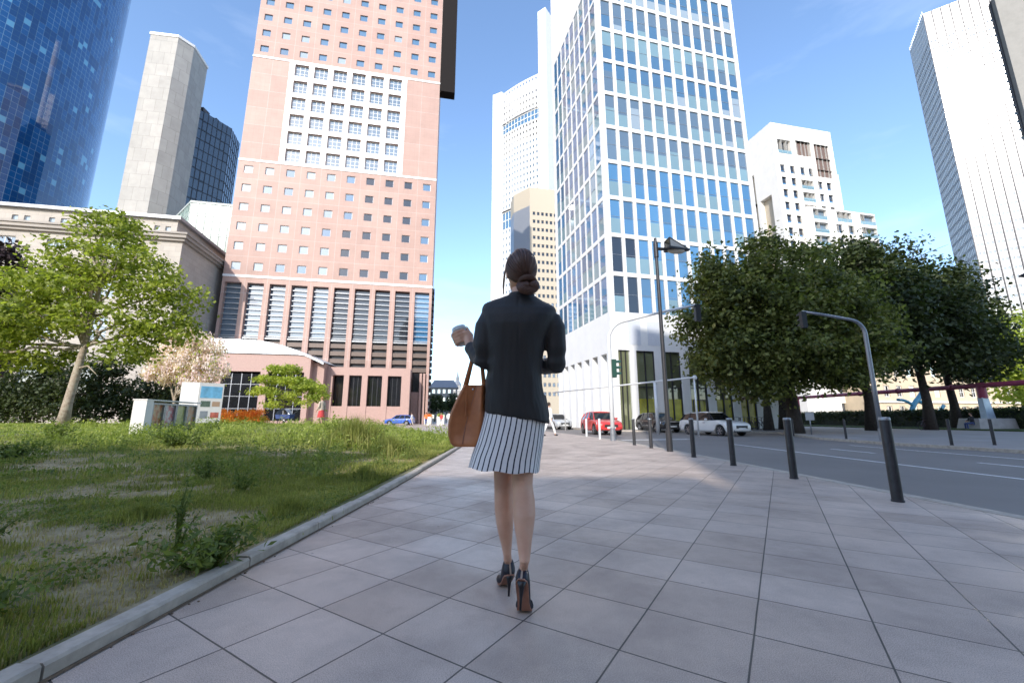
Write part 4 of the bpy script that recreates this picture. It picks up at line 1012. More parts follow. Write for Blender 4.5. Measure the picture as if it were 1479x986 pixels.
# -- hedge and turf strip across the road
hd = thing('hedge', 'long clipped green hedge running behind the pink pipe across the road', 'hedge', (41,30,0))
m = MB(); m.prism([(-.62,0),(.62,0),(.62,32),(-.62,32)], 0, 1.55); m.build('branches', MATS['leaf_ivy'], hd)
np_mesh('foliage', leaves(np.stack([RNG.uniform(-.75,.75,5200), RNG.uniform(0,32,5200), 1.72*RNG.random(5200)**.6],-1), 8, .13, .08, RNG, .4), 4, MATS['leaf_hedge'], hd)
pm('turf', (.045,.075,.015), .95, var=.4, scale=6, bump=.8, bscale=60, bdist=.03)
g = MB(); g.prism([(35.4,29),(43,29),(43,64),(35.4,64)], .0, .10); structure(g.build('turf_strip', MATS['turf']))
def blades(px, py, pz, h, w, rng, lean=.45):
    n = len(px); a = rng.uniform(0, 2*PI, n); la = rng.uniform(0, 2*PI, n); ll = rng.uniform(.1, 1, n)*lean*h
    dx, dy = np.cos(a)*w, np.sin(a)*w
    b0 = np.stack([px-dx, py-dy, pz-.01], -1); b1 = np.stack([px+dx, py+dy, pz-.01], -1)
    mx_, my = px+np.cos(la)*ll*.35, py+np.sin(la)*ll*.35
    m0 = np.stack([mx_-dx*.7, my-dy*.7, pz+h*.6], -1); m1 = np.stack([mx_+dx*.7, my+dy*.7, pz+h*.6], -1)
    tp = np.stack([px+np.cos(la)*ll, py+np.sin(la)*ll, pz+h*(1-.25*ll/np.maximum(h,1e-3))], -1); tp2 = tp+np.stack([dx,dy,0*dx],-1)*.15
    return np.stack([b0,b1,m1,m0], 1).reshape(-1,3), np.stack([m0,m1,tp2,tp], 1).reshape(-1,3)
def grass(n, x0, x1, y0, y1, hmin, hmax, wd, thr=.35, sq=1.6, rng=RNG, near=1.0):
    x = -1.69-(rng.random(n)**sq)*(-1.69-x0) if x1 is None else rng.uniform(x0, x1, n)
    y = y0+(rng.random(n)**near)*(y1-y0); keep = (y < yb(x)-.15)&(patch(x,y) > thr*rng.random(n)+.12); x, y = x[keep], y[keep]
    k = vnoise(x*2.1, y*2.1, 21); h = (hmin+(hmax-hmin)*np.clip(rng.random(len(x))**2*.6+.5*np.clip(k,0,1), 0, 1.2))
    return blades(x, y, lawn_z(x,y), h, wd*rng.uniform(.6,1.3,len(x)), rng)
def merged(name, pairs, mat): 
    v = np.concatenate([q for p in pairs for q in p]); return stuff(np_mesh(name, v, 4, MATS[mat]))
merged('grass', [grass(120000, -7.5, None, .3, 6, .02, .085, .0026), grass(90000, -17, None, 4, 15, .03, .13, .0055)], 'grass_blade')
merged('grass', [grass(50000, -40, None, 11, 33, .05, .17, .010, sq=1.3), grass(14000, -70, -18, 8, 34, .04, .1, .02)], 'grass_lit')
merged('dry_grass', [grass(95000, -9, None, .3, 10, .012, .055, .0027, thr=-.6)], 'dry_grass')
# low broad leaved ground cover between the tufts
def cover(n, x0, y0, y1, size, sq=1.5):
    x = -1.72-(RNG.random(n)**sq)*(-1.72-x0); y = RNG.uniform(y0, y1, n); k = (vnoise(x*2.6, y*2.6, 33) > .25)&(y < yb(x)-.2); x, y = x[k], y[k]
    return leaves(np.stack([x, y, lawn_z(x,y)+.02], -1), 5, .035, size, RNG, .9, flat=.4)
stuff(np_mesh('ground_cover', np.concatenate([cover(8000, -6, .5, 6, .013), cover(7000, -14, 5, 15, .024)]), 4, MATS['weed_leaf']))
stuff(np_mesh('ground_cover', cover(2600, -30, 12, 30, .06, 1.2), 4, MATS['grass_lit']))
def plant(name, label, x, y, kind, n, h, r, leaf, size, seed, group='weeds growing in the lawn'):
    """individual weed: stems with leaves, or a tussock of blades"""
    rng = np.random.default_rng(seed); rnd = random.Random(seed); z = float(lawn_z(x,y)); o = thing(name, label, 'plant', (x,y,z-.01), 0, group)
    if kind == 'tussock':
        a = rng.uniform(0,2*PI,n); rr_ = np.abs(rng.normal(size=n))*r*.5; px_, py_ = np.cos(a)*rr_, np.sin(a)*rr_
        p = blades(px_, py_, 0*px_, h*rng.uniform(.45,1.,n)*np.exp(-(rr_/r)**2*.8), size*rng.uniform(.6,1.2,n), rng, .55)
        np_mesh('blades', np.concatenate(p), 4, MATS[leaf], o)
    else:
        st_ = MB(); cs = []
        for k in range(n):
            a = rnd.uniform(0,2*PI); q = rnd.uniform(.2,1)*r; hh = h*rnd.uniform(.45,1); b = Vector((cos(a)*q*.15, sin(a)*q*.15, 0)); e = Vector((cos(a)*q, sin(a)*q, hh)); mid = b.lerp(e,.5)+Vector((-cos(a),-sin(a),1))*.08*hh
            st_.tube([b,mid,e], [.006*h/.4+.001,.004*h/.4+.001,.0012], 5)
            for j in range(7): f = (j+1)/7; p = b.lerp(mid,f*2) if f < .5 else mid.lerp(e,f*2-1); cs.append((p.x,p.y,p.z))
        st_.build('stem', MATS['weed_leaf'], o, smooth=True)
        np_mesh('leaves', leaves(np.array(cs), 7, size*1.1, size*.72, rng, .45, .38, droop=.5), 4, MATS[leaf], o)
    return o
plant('weed_plant', 'tall leafy weed leaning over the kerb at the near left', -1.72,2.47,'stems',17,.26,.32,'weed_leaf',.034,1)
plant('weed_plant', 'tall thin flowering weed behind the near kerb weed', -2.10,2.75,'stems',6,.50,.10,'weed_leaf',.020,15)
plant('weed_plant', 'low broad leaved weed in the bottom left corner', -2.25,1.86,'stems',13,.20,.20,'weed_leaf',.03,2)
plant('grass_tussock', 'dense dark grass cushion in the bare middle of the near lawn', -3.05,3.55,'tussock',900,.17,.30,'grass_blade',.003,3)
plant('grass_tussock', 'long grass tuft along the kerb behind the near weed', -1.92,3.75,'tussock',1000,.20,.33,'grass_blade',.003,4)
plant('grass_tussock', 'grass tuft farther along the kerb, left of the woman', -1.98,5.7,'tussock',800,.26,.28,'grass_blade',.004,5)
plant('weed_plant', 'spiky weed standing alone in the middle of the shaded lawn', -4.2,5.9,'stems',10,.34,.34,'weed_leaf',.036,6)
plant('weed_plant', 'upright thin weed beside the spiky weed in mid lawn', -3.0,4.75,'stems',7,.36,.22,'weed_leaf',.026,7)
plant('grass_tussock', 'very tall grass clump just left of the brown bag', -4.3,11.6,'tussock',1500,1.0,1.1,'grass_blade',.009,8)
plant('grass_tussock', 'tall dark grass clump close to the far kerb beside the bag', -2.7,9.4,'tussock',1100,.55,.55,'grass_blade',.007,9)
plant('weed_plant', 'leafy weed bush in front of the picture panels', -13.0,12.0,'stems',18,.55,.55,'weed_leaf',.07,10)
plant('weed_plant', 'dark leafy weed left of centre at the shadow edge', -8.2,10.4,'stems',20,.60,.75,'weed_leaf',.07,11)
plant('weed_plant', 'thin dry stemmed weed near the left frame edge', -3.35,2.75,'stems',9,.30,.22,'weed_leaf',.018,12)
plant('weed_plant', 'sunlit leafy weed behind the tall grass clump', -6.2,14.5,'stems',22,.7,.9,'grass_lit',.08,13)
plant('weed_plant', 'low round weed bush near the left frame edge in the shade', -9.6,8.1,'stems',14,.34,.38,'weed_leaf',.05,14)
# rank growth: a mass of knee high weeds between the lawn's tufts
def rank(n, x0, x1, y0, y1, hmin, hmax, size, per, rng):
    x = x0+(x1-x0)*rng.random(n); y = rng.uniform(y0, y1, n); k = (vnoise(x*.8, y*.8, 44) > -.05)&(y < yb(x)-.5)&(x < -1.95); x, y = x[k], y[k]; z = lawn_z(x,y); h = rng.uniform(hmin, hmax, len(x))
    cs, bl = [], []
    for f in (.15,.35,.6,.85,1.): cs.append(np.stack([x+rng.normal(size=len(x))*.05*f, y+rng.normal(size=len(x))*.05*f, z+h*f], -1))
    m = 9; bx_ = np.repeat(x, m)+rng.normal(size=len(x)*m)*.09; by_ = np.repeat(y, m)+rng.normal(size=len(x)*m)*.09
    b = blades(bx_, by_, np.repeat(z, m), np.repeat(h, m)*rng.uniform(.5,1.3,len(x)*m), size*.12, rng, .5)
    return [leaves(np.concatenate(cs), per, .075, size, rng, .5, .36, droop=.4)]+list(b)
g3 = np.random.default_rng(77)
stuff(np_mesh('rank_weeds', np.concatenate(rank(420, -13, -2, 5.5, 12, .10, .34, .034, 4, g3)+rank(130, -7, -2, 2.2, 5.5, .06, .16, .020, 4, g3)), 4, MATS['weed_leaf']))
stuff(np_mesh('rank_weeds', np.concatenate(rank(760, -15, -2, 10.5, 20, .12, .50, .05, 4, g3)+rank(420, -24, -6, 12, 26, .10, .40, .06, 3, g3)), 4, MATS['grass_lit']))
# flower bed
fb = thing('flower_bed', 'bed of orange and yellow flowers before the pavilion windows', 'flower bed', (-29.2,41.5,.15))
n = 420; fx = RNG.uniform(-4.5,4.5,n); fy = RNG.uniform(-1,1,n); fz = .4+1.0*RNG.random(n)
np_mesh('foliage', leaves(np.stack([fx,fy,fz*.6],-1), 14, .16, .09, RNG, .4), 4, MATS['leaf_spring'], fb)
k = fx > -1.0; np_mesh('orange_flowers', leaves(np.stack([fx,fy-.3,fz+.12],-1)[k], 14, .14, .085, RNG, .3), 4, MATS['flower_orange'], fb)
np_mesh('yellow_flowers', leaves(np.stack([fx,fy-.3,fz+.12],-1)[~k], 12, .14, .085, RNG, .3), 4, MATS['flower_yellow'], fb)
# ---------------------------------------------------------------- street furniture
pm('post_dark', (.045,.043,.045), .45, .4, var=.2, scale=12)
pm('post_grey', (.30,.31,.33), .4, .6, var=.12, scale=6)
pm('post_white', (.66,.66,.65), .4, .1, var=.06)
pm('signal_green', (.012,.06,.045), .4)
pm('signal_black', (.015,.016,.018), .45)
pm('lens_dark', (.03,.012,.012), .15)
pm('lamp_glass', (.55,.50,.42), .1, ior=1.45)
pm('pipe_pink', (.33,.055,.11), .45, var=.2, scale=1.5)
pm('concrete_grey', (.40,.39,.38), .85, var=.15, scale=2, bump=.3)
pm('steel_blue', (.42,.50,.58), .4, .4)
GB = 'dark bollards along the near kerb'
def bollard_mesh(h, r):
    m = MB(); n = 20
    m.loft([[(rr_*cos(2*PI*k/n), rr_*sin(2*PI*k/n), z) for k in range(n)] for rr_, z in ((r,-.02),(r,h-.035),(r*.98,h-.03))], 0)
    c = MB(); c.loft([[(rr_*cos(2*PI*k/n), rr_*sin(2*PI*k/n), z) for k in range(n)] for rr_, z in ((r*1.03,h-.03),(r*1.03,h-.012),(r*.9,h),(r*.2,h+.003))], 0)
    f = MB(); f.loft([[(rr_*cos(2*PI*k/n), rr_*sin(2*PI*k/n), z) for k in range(n)] for rr_, z in ((r*1.12,-.01),(r*1.12,.018),(r*1.02,.022))], 0)
    return m, c, f
def bollard(label, loc, mat, cap, h=.88, r=.051, group=GB):
    o = thing('bollard', label, 'bollard', loc, 0, group); m, c, f = bollard_mesh(h, r)
    m.build('post', MATS[mat], o, auto=40); c.build('cap', MATS[cap], o, auto=40); f.build('base_ring', MATS[mat], o, auto=40); return o
b0 = bollard('nearest and largest dark bollard at the right edge of the pavement', (4.1,4.58,0), 'post_dark', 'post_grey')
for (x, y), lb in zip([(4.15,6.28),(4.18,8.01),(4.18,9.72),(4.2,12.7),(4.12,14.15)], ['second dark bollard from the viewer along the near kerb','third dark bollard along the near kerb before the white car','dark bollard just right of the tall street lamp','dark bollard just left of the tall street lamp','farthest dark bollard, beside the white lit signal mast']):
    dup(b0, (x,y,0), random.uniform(0,6), lb)
b1 = bollard('pale sunlit bollard in front of the red car bonnet, right of its pair', (3.86,18.4,0), 'post_white', 'post_white', .88, .05, 'pale sunlit bollards by the red car')  # white in place of the dark post puts the sunlight into the colour
dup(b1, (3.78,21.2,0), 0, 'pale sunlit bollard by the red car door, left of its pair')
f0 = bollard('thin dark bollard across the road beside the thick chestnut trunk', (15.0,22.3,0), 'post_dark', 'post_dark', .86, .045, 'dark bollards across the road')
for (x, y), lb in zip([(14.75,18.5),(14.75,14.1),(16.3,14.2),(18.3,14.6)], ['thin dark bollard across the road left of the second curved mast','tilted dark bollard across the road in front of the bicycle','dark bollard across the road in front of the pale pipe footing','dark bollard across the road at the right frame edge']):
    dup(f0, (x,y,0), 0, lb)
# street lamp
def street_lamp(label, loc, rz):
    o = thing('street_lamp', label, 'street lamp', loc, rz, 'street lamps with slanted lanterns')
    m = MB(); m.tube([(0,0,-.02),(0,0,.55),(0,0,.56),(0,0,3.4),(0,0,6.15)], [.082,.082,.062,.055,.042], 16); m.build('pole', MATS['post_dark'], o, auto=40)
    m = MB(); m.tube([(0,0,5.55),(0,0,6.0)], .068, 14); m.build('sleeve', MATS['post_dark'], o, auto=40)
    m = MB(); m.tube([(.05,0,5.82),(.36,0,5.82)], .045, 10); m.build('bracket', MATS['post_dark'], o, auto=40)
    m = MB()
    Lh = [(.34,-.16,5.80),(.34,.16,5.80),(.98,.03,5.78),(.98,-.03,5.78)]; 
    a = [(.36,-.17,6.12),(.36,.17,6.12)]
    m.face([a[0],a[1],(.98,.03,5.83),(.98,-.03,5.83)]); m.face([a[0],(.98,-.03,5.83),(.36,-.17,5.83)]); m.face([a[1],(.36,.17,5.83),(.98,.03,5.83)])
    hood = m.build('lamp_glass', MATS['lamp_glass'], o)
    m = MB(); m.hexa([(.32,-.2,5.79),(.32,.2,5.79),(1.02,.05,5.79),(1.02,-.05,5.79),(.32,-.2,5.85),(.32,.2,5.85),(1.02,.05,5.84),(1.02,-.05,5.84)])
    for p, q in ((a[0],(.98,-.03,5.84)),(a[1],(.98,.03,5.84)),(a[0],a[1]),(a[0],(.36,-.17,5.84)),(a[1],(.36,.17,5.84))): m.tube([p,q], .016, 6)
    stuff_ = m.build('lantern_frame', MATS['post_dark'], o)
    m = MB(); m.ell((.62,0,5.78), (.28,.10,.10), 14, 8); m.build('lamp_bowl', MATS['lamp_glass'], o, smooth=True)
    return o
sl = street_lamp('tall dark street lamp with a slanted lantern between two bollards', (4.27,11.4,0), R(4))
dup(sl, (18.95,13.7,0), R(178), 'street lamp lantern just entering the picture at the right edge')
# traffic signals
def signal_head(m, c, s, side):
    """three chambers with visors facing `side` (unit xy)"""
    X = Vector((side[0], side[1], 0)); Y = Vector((-side[1], side[0], 0)); c = Vector(c)
    m.obox(c, (X,Y,(0,0,1)), (.09*s,.11*s,.36*s))
    for k in (-1,0,1):
        q = c+Vector((0,0,.235*k*s))+X*.09*s; n = 12
        rings = [[q+X*(d*s)+Y*(.095*s*cos(PI*j/n))+Vector((0,0,.095*s*sin(PI*j/n))) for j in range(n+1)] for d in (0,.19)]
        m.loft(rings, 0, False, closed=False)
def mast(label, base, arm, r, heads):
    o = thing('traffic_signal_mast', label, 'traffic signal', base, 0, 'curved traffic signal masts')
    m = MB(); m.tube(arm, [r*(1-.35*i/(len(arm)-1)) for i in range(len(arm))], 14); m.build('mast', MATS['post_grey'] if base[0] > 10 else MATS['post_white'], o, smooth=True)  # near mast is whiter: the sun on it is put into the colour
    m = MB(); m.tube([(0,0,-.02),(0,0,.5)], r*1.25, 14); m.build('base_sleeve', MATS['post_grey'], o, auto=40)
    for c, s, side, mt in heads:
        m = MB(); signal_head(m, c, s, side); h = m.build('signal_head', MATS[mt], o)
        m = MB()
        for k in (-1,0,1): q = Vector(c)+Vector((side[0],side[1],0))*.095*s+Vector((0,0,.235*k*s)); m.ell(q, (.02,.08*s,.08*s) if abs(side[0]) > .5 else (.08*s,.02,.08*s), 12, 8)
        stuff(m.build('lens', MATS['lens_dark'], h, smooth=True))
    return o
def arc_arm(h, r, L, rise, sgn):
    pts = [(0,0,-.02),(0,0,h*.5),(0,0,h)]
    for k in range(1, 9): a = PI/2*k/8*.87; pts.append((sgn*r*(1-cos(a)), 0, h+r*sin(a)))
    e = pts[-1]; pts.append((e[0]+sgn*L*.5, 0, e[2]+rise*.55)); pts.append((e[0]+sgn*L, 0, e[2]+rise)); return pts
A = arc_arm(4.15, .85, 3.15, .72, 1)
mast('white lit curved signal mast with green heads beside the red car', (4.12,17.1,0), A, .085, [((.16,0,2.95),1.05,(1,0),'signal_green'),((3.88,-.02,5.35),1.0,(0,1),'signal_black')])
A = arc_arm(4.35, .62, 2.0, .35, -1)
mast('grey curved signal mast across the road with its arm reaching left', (14.75,16.7,0), A, .085, [((-2.52,-.02,4.95),.95,(.0,1),'signal_black')])
# white pipe gantry
o = thing('pipe_gantry', 'thin white overhead pipe on slender posts in front of the lobby', 'gantry', (3.7,37,0))
m = MB(); m.tube([(0,0,3.2),(7.0,-13,3.26)], .055, 10); m.build('crossbar', MATS['post_white'], o, smooth=True)
for k, (f, r) in enumerate(((.8,.11),(.45,.07),(1.0,.05),(.12,.06))):
    m = MB(); m.tube([(7*f,-13*f,-.1),(7*f,-13*f,3.2 if f < 1 else 3.3)], r, 12); m.build('post', MATS['post_white'], o, smooth=True)
m = MB(); m.ell((7.03,-13.05,3.26), (.14,.05,.14)); m.build('end_plate', MATS['post_white'], o, smooth=True)
# pink pipe
o = thing('overhead_pipe', 'raised pink water pipe crossing behind the far pavement on a grey footing', 'pipe', (38,33,0))
m = MB(); m.tube([(1.4,-9,3.62),(1.0,1.1,3.6),(.2,12,3.6),(-.6,21,3.6)], .2, 18); m.build('pipe', MATS['pipe_pink'], o, smooth=True)
for f, y in ((1.36,-7),(1.15,-2.4),(.86,3.2),(.5,8),(.2,12.2),(-.25,17)):
    m = MB(); m.tube([(f,y-.05,3.602),(f,y+.05,3.602)], .26, 18); m.build('flange', MATS['pipe_pink'], o, auto=40)
m = MB(); m.tube([(-.6,21,3.6),(-.6,21.02,3.4),(-.6,21.02,0)], .2, 16); m.build('riser', MATS['pipe_pink'], o, smooth=True)
m = MB(); m.tube([(1.0,1.1,3.5),(1.0,1.1,2.55)], .30, 16); m.tube([(1.0,.8,3.75),(1.0,1.4,3.75)], .09, 10); m.build('collar', MATS['pipe_pink'], o, auto=40)
m = MB(); m.hexa([(.75,.85,.85),(1.45,.85,.85),(1.45,1.35,.85),(.75,1.35,.85),(.72,.9,2.6),(1.22,.9,2.6),(1.22,1.3,2.6),(.72,1.3,2.6)]); m.build('support_leg', MATS['steel_blue'], o)
m = MB(); m.hexa([(-.75,.2,0),(2.6,.2,0),(2.6,2,0),(-.75,2,0),(-.55,.35,.92),(2.4,.35,.92),(2.4,1.85,.92),(-.55,1.85,.92)]); m.build('footing', MATS['concrete_grey'], o)
# blue sculpture
t = pm('sculpture_blue', (.10,.34,.48), .4, var=.15, scale=1.2)
o = thing('abstract_sculpture', 'pale blue sculpture of curling tubes standing behind the hedge', 'sculpture', (45.5,46.5,0))
for path, r in (([(-.9,0,0),(-.8,0,1.2),(-.3,0,2.4),(.5,0,3.3),(1.0,0,3.9)], .24),([(-2.0,0,3.0),(-1.2,0,2.9),(-.5,0,2.5)], .16),([(.1,0,2.9),(.8,.1,2.7),(1.4,.1,2.0),(1.9,.1,1.2)], .2),([(.4,0,0),(.7,0,.9),(1.4,0,1.5),(2.2,0,1.4),(2.7,0,1.0),(3.0,0,.3)], .2),([(2.0,-.1,1.45),(2.6,-.1,1.9),(3.0,-.1,2.4)], .17),([(2.9,0,0),(3.1,0,.8),(3.2,0,1.8)], .2)):
    m = MB(); pts = [Vector(p) for p in path]; sm = []
    for i in range(len(pts)-1):
        for k in range(4):
            p0, p1, p2, p3 = pts[max(i-1,0)], pts[i], pts[i+1], pts[min(i+2,len(pts)-1)]; f = k/4
            sm.append(.5*((2*p1)+(p2-p0)*f+(2*p0-5*p1+4*p2-p3)*f*f+(3*p1-p0-3*p2+p3)*f**3))
    sm.append(pts[-1]); m.tube(sm, r, 12); m.build('limb', MATS['sculpture_blue'], o, smooth=True)
# small notice sign
o = thing('notice_sign', 'small grey notice board on a thin post beside the thick chestnut trunk', 'sign', (16.9,23.6,0))
m = MB(); m.tube([(0,0,0),(0,0,1.25)], .03, 10); m.build('post', MATS['post_grey'], o, smooth=True)
m = MB(); m.box((-.24,-.045,.80), (.24,-.015,1.25)); m.build('panel', MATS['concrete_grey'], o)
# picture panels on the lawn
def picture(name, cols, scale, seed, base=(.5,.45,.4)):
    t = NT(name); co = t.coord('UV'); mp = t.node('ShaderNodeMapping'); mp.inputs['Location'].default_value = (seed*3.1,seed*1.7,0); t.link(co, mp.inputs[0])
    n = t.noise(mp.outputs[0], scale, 5, .65); st = [(.28+.44*i/(len(cols)-1), c) for i, c in enumerate(cols)]
    t.base(t.ramp(n, st)); t.set(Roughness=.35); return t.m
picture('art_rust', [(.10,.07,.05),(.45,.14,.05),(.42,.33,.2),(.14,.12,.06)], 4, 1); picture('art_red', [(.35,.33,.32),(.42,.08,.10),(.55,.5,.48),(.1,.3,.27)], 4.5, 2)
picture('art_olive', [(.42,.3,.14),(.5,.47,.22),(.3,.33,.10),(.55,.45,.3)], 5, 3); picture('art_brown', [(.3,.2,.12),(.45,.2,.1),(.4,.35,.25),(.2,.14,.1)], 5, 4)
pm('panel_white', (.70,.67,.63), .6, var=.06, scale=3)
p0 = Vector((-12.75,14.2,0)); p1 = Vector((-13.35,17.4,0)); u = (p1-p0).normalized(); zb = .28
o = thing('picture_panel_wall', 'low white display wall with four framed colourful pictures on the lawn', 'display board', (p0.x,p0.y,zb), math.atan2(u.y,u.x))
# local x along the wall, local -y towards the pavement
LW = (p1-p0).length
m = MB(); m.box((-.06,-.20,-.15), (.30,.20,1.22)); m.box((.30,-.06,-.15), (LW,.18,1.16)); m.box((-.08,-.22,1.22), (LW+.04,.22,1.26)); m.build('wall', MATS['panel_white'], o)
for k, a in enumerate(('art_rust','art_red','art_olive','art_brown')):
    x0 = .42+k*.70; x1 = x0+.58
    q = MB(); q.box((x0-.05,-.16,.14), (x0,-.065,1.14)); q.box((x1,-.16,.14), (x1+.05,-.065,1.14)); q.box((x0,-.16,.14), (x1,-.065,.19)); q.box((x0,-.16,1.09), (x1,-.065,1.14)); fr = q.build('picture_frame', MATS['frame_grey'], o)
    q = MB(); q.face([(x0,-.09,.19),(x1,-.09,.19),(x1,-.09,1.09),(x0,-.09,1.09)], 0, [(0,0),(.6,0),(.6,.9),(0,.9)]); q.build('picture', MATS[a], fr)
# information pylon
p = Vector((-14.95,19.6,0)); o = thing('information_pylon', 'white information pylon with a blue picture, standing behind the low display wall', 'display board', (p.x,p.y,float(lawn_z(p.x,p.y))), R(52))
q = MB(); q.box((0,0,.25), (1.02,.09,2.15)); q.build('front_panel', MATS['panel_white'], o)
q = MB(); q.hexa([(0,.095,.25),(-.58,.46,.25),(-.53,.53,.25),(.05,.15,.25),(0,.095,2.15),(-.58,.46,2.15),(-.53,.53,2.15),(.05,.15,2.15)]); q.build('side_panel', MATS['white_panel'], o)
pm('print_blue', (.16,.42,.62), .4, var=.35, scale=2.5); pm('print_green', (.10,.14,.10), .4, var=.3, scale=8); pm('print_red', (.45,.12,.08), .4, var=.5, scale=8)
def printed(nm, a, b, mt): q = MB(); q.box((a[0],-.006,a[1]), (b[0],-.002,b[1])); q.build(nm, MATS[mt], o)
printed('blue_picture', (.08,1.42), (.96,1.98), 'print_blue'); printed('orange_spot', (.35,1.88), (.95,2.05), 'print_red') if 0 else None
printed('dark_picture', (.14,1.0), (.52,1.28), 'print_green'); printed('small_picture', (.60,1.02), (.92,1.26), 'art_brown'); printed('red_picture', (.58,.48), (.92,.74), 'print_red'); printed('grey_picture', (.16,.46), (.46,.80), 'frame_grey')
for x in (.15,.87): q = MB(); q.tube([(x,.045,-.1),(x,.045,.26)], .03, 8); q.build('leg', MATS['frame_dark'], o, smooth=True)
# frame at the street end
o = thing('white_gate_frame', 'white rectangular frame with a red post at the street end, left of the woman', 'frame', (-9.2,68,0), R(5))
q = MB(); q.box((0,0,0), (.14,.14,4.1)); q.build('post', MATS['pipe_pink'], o); q = MB(); q.box((1.9,0,0), (2.04,.14,4.1)); q.build('post', MATS['post_white'], o); q = MB(); q.box((-.02,-.02,4.1), (2.06,.16,4.3)); q.build('crossbar', MATS['post_white'], o); q = MB(); q.face([(.14,.07,.6),(1.9,.07,.6),(1.9,.07,4.1),(.14,.07,4.1)]); q.build('pane', MATS['glass_dark'], o)
for x, lb in ((-12.5,'white street planter box at the street end, left one'),(-10.6,'white street planter box at the street end, beside the gate frame')):
    o = thing('planter_box', lb, 'planter', (x,62,0), 0, 'white boxes at the street end')
    q = MB(); q.hexa([(-.5,-.4,0),(.5,-.4,0),(.5,.4,0),(-.5,.4,0),(-.56,-.46,1.2),(.56,-.46,1.2),(.56,.46,1.2),(-.56,.46,1.2)]); q.build('box', MATS['panel_white'], o)
    np_mesh('flowers', leaves(np.stack([RNG.uniform(-.4,.4,26), RNG.uniform(-.3,.3,26), RNG.uniform(1.2,1.6,26)],-1), 8, .14, .09, RNG), 4, MATS['flower_orange' if x < -12 else 'leaf_spring'], o)

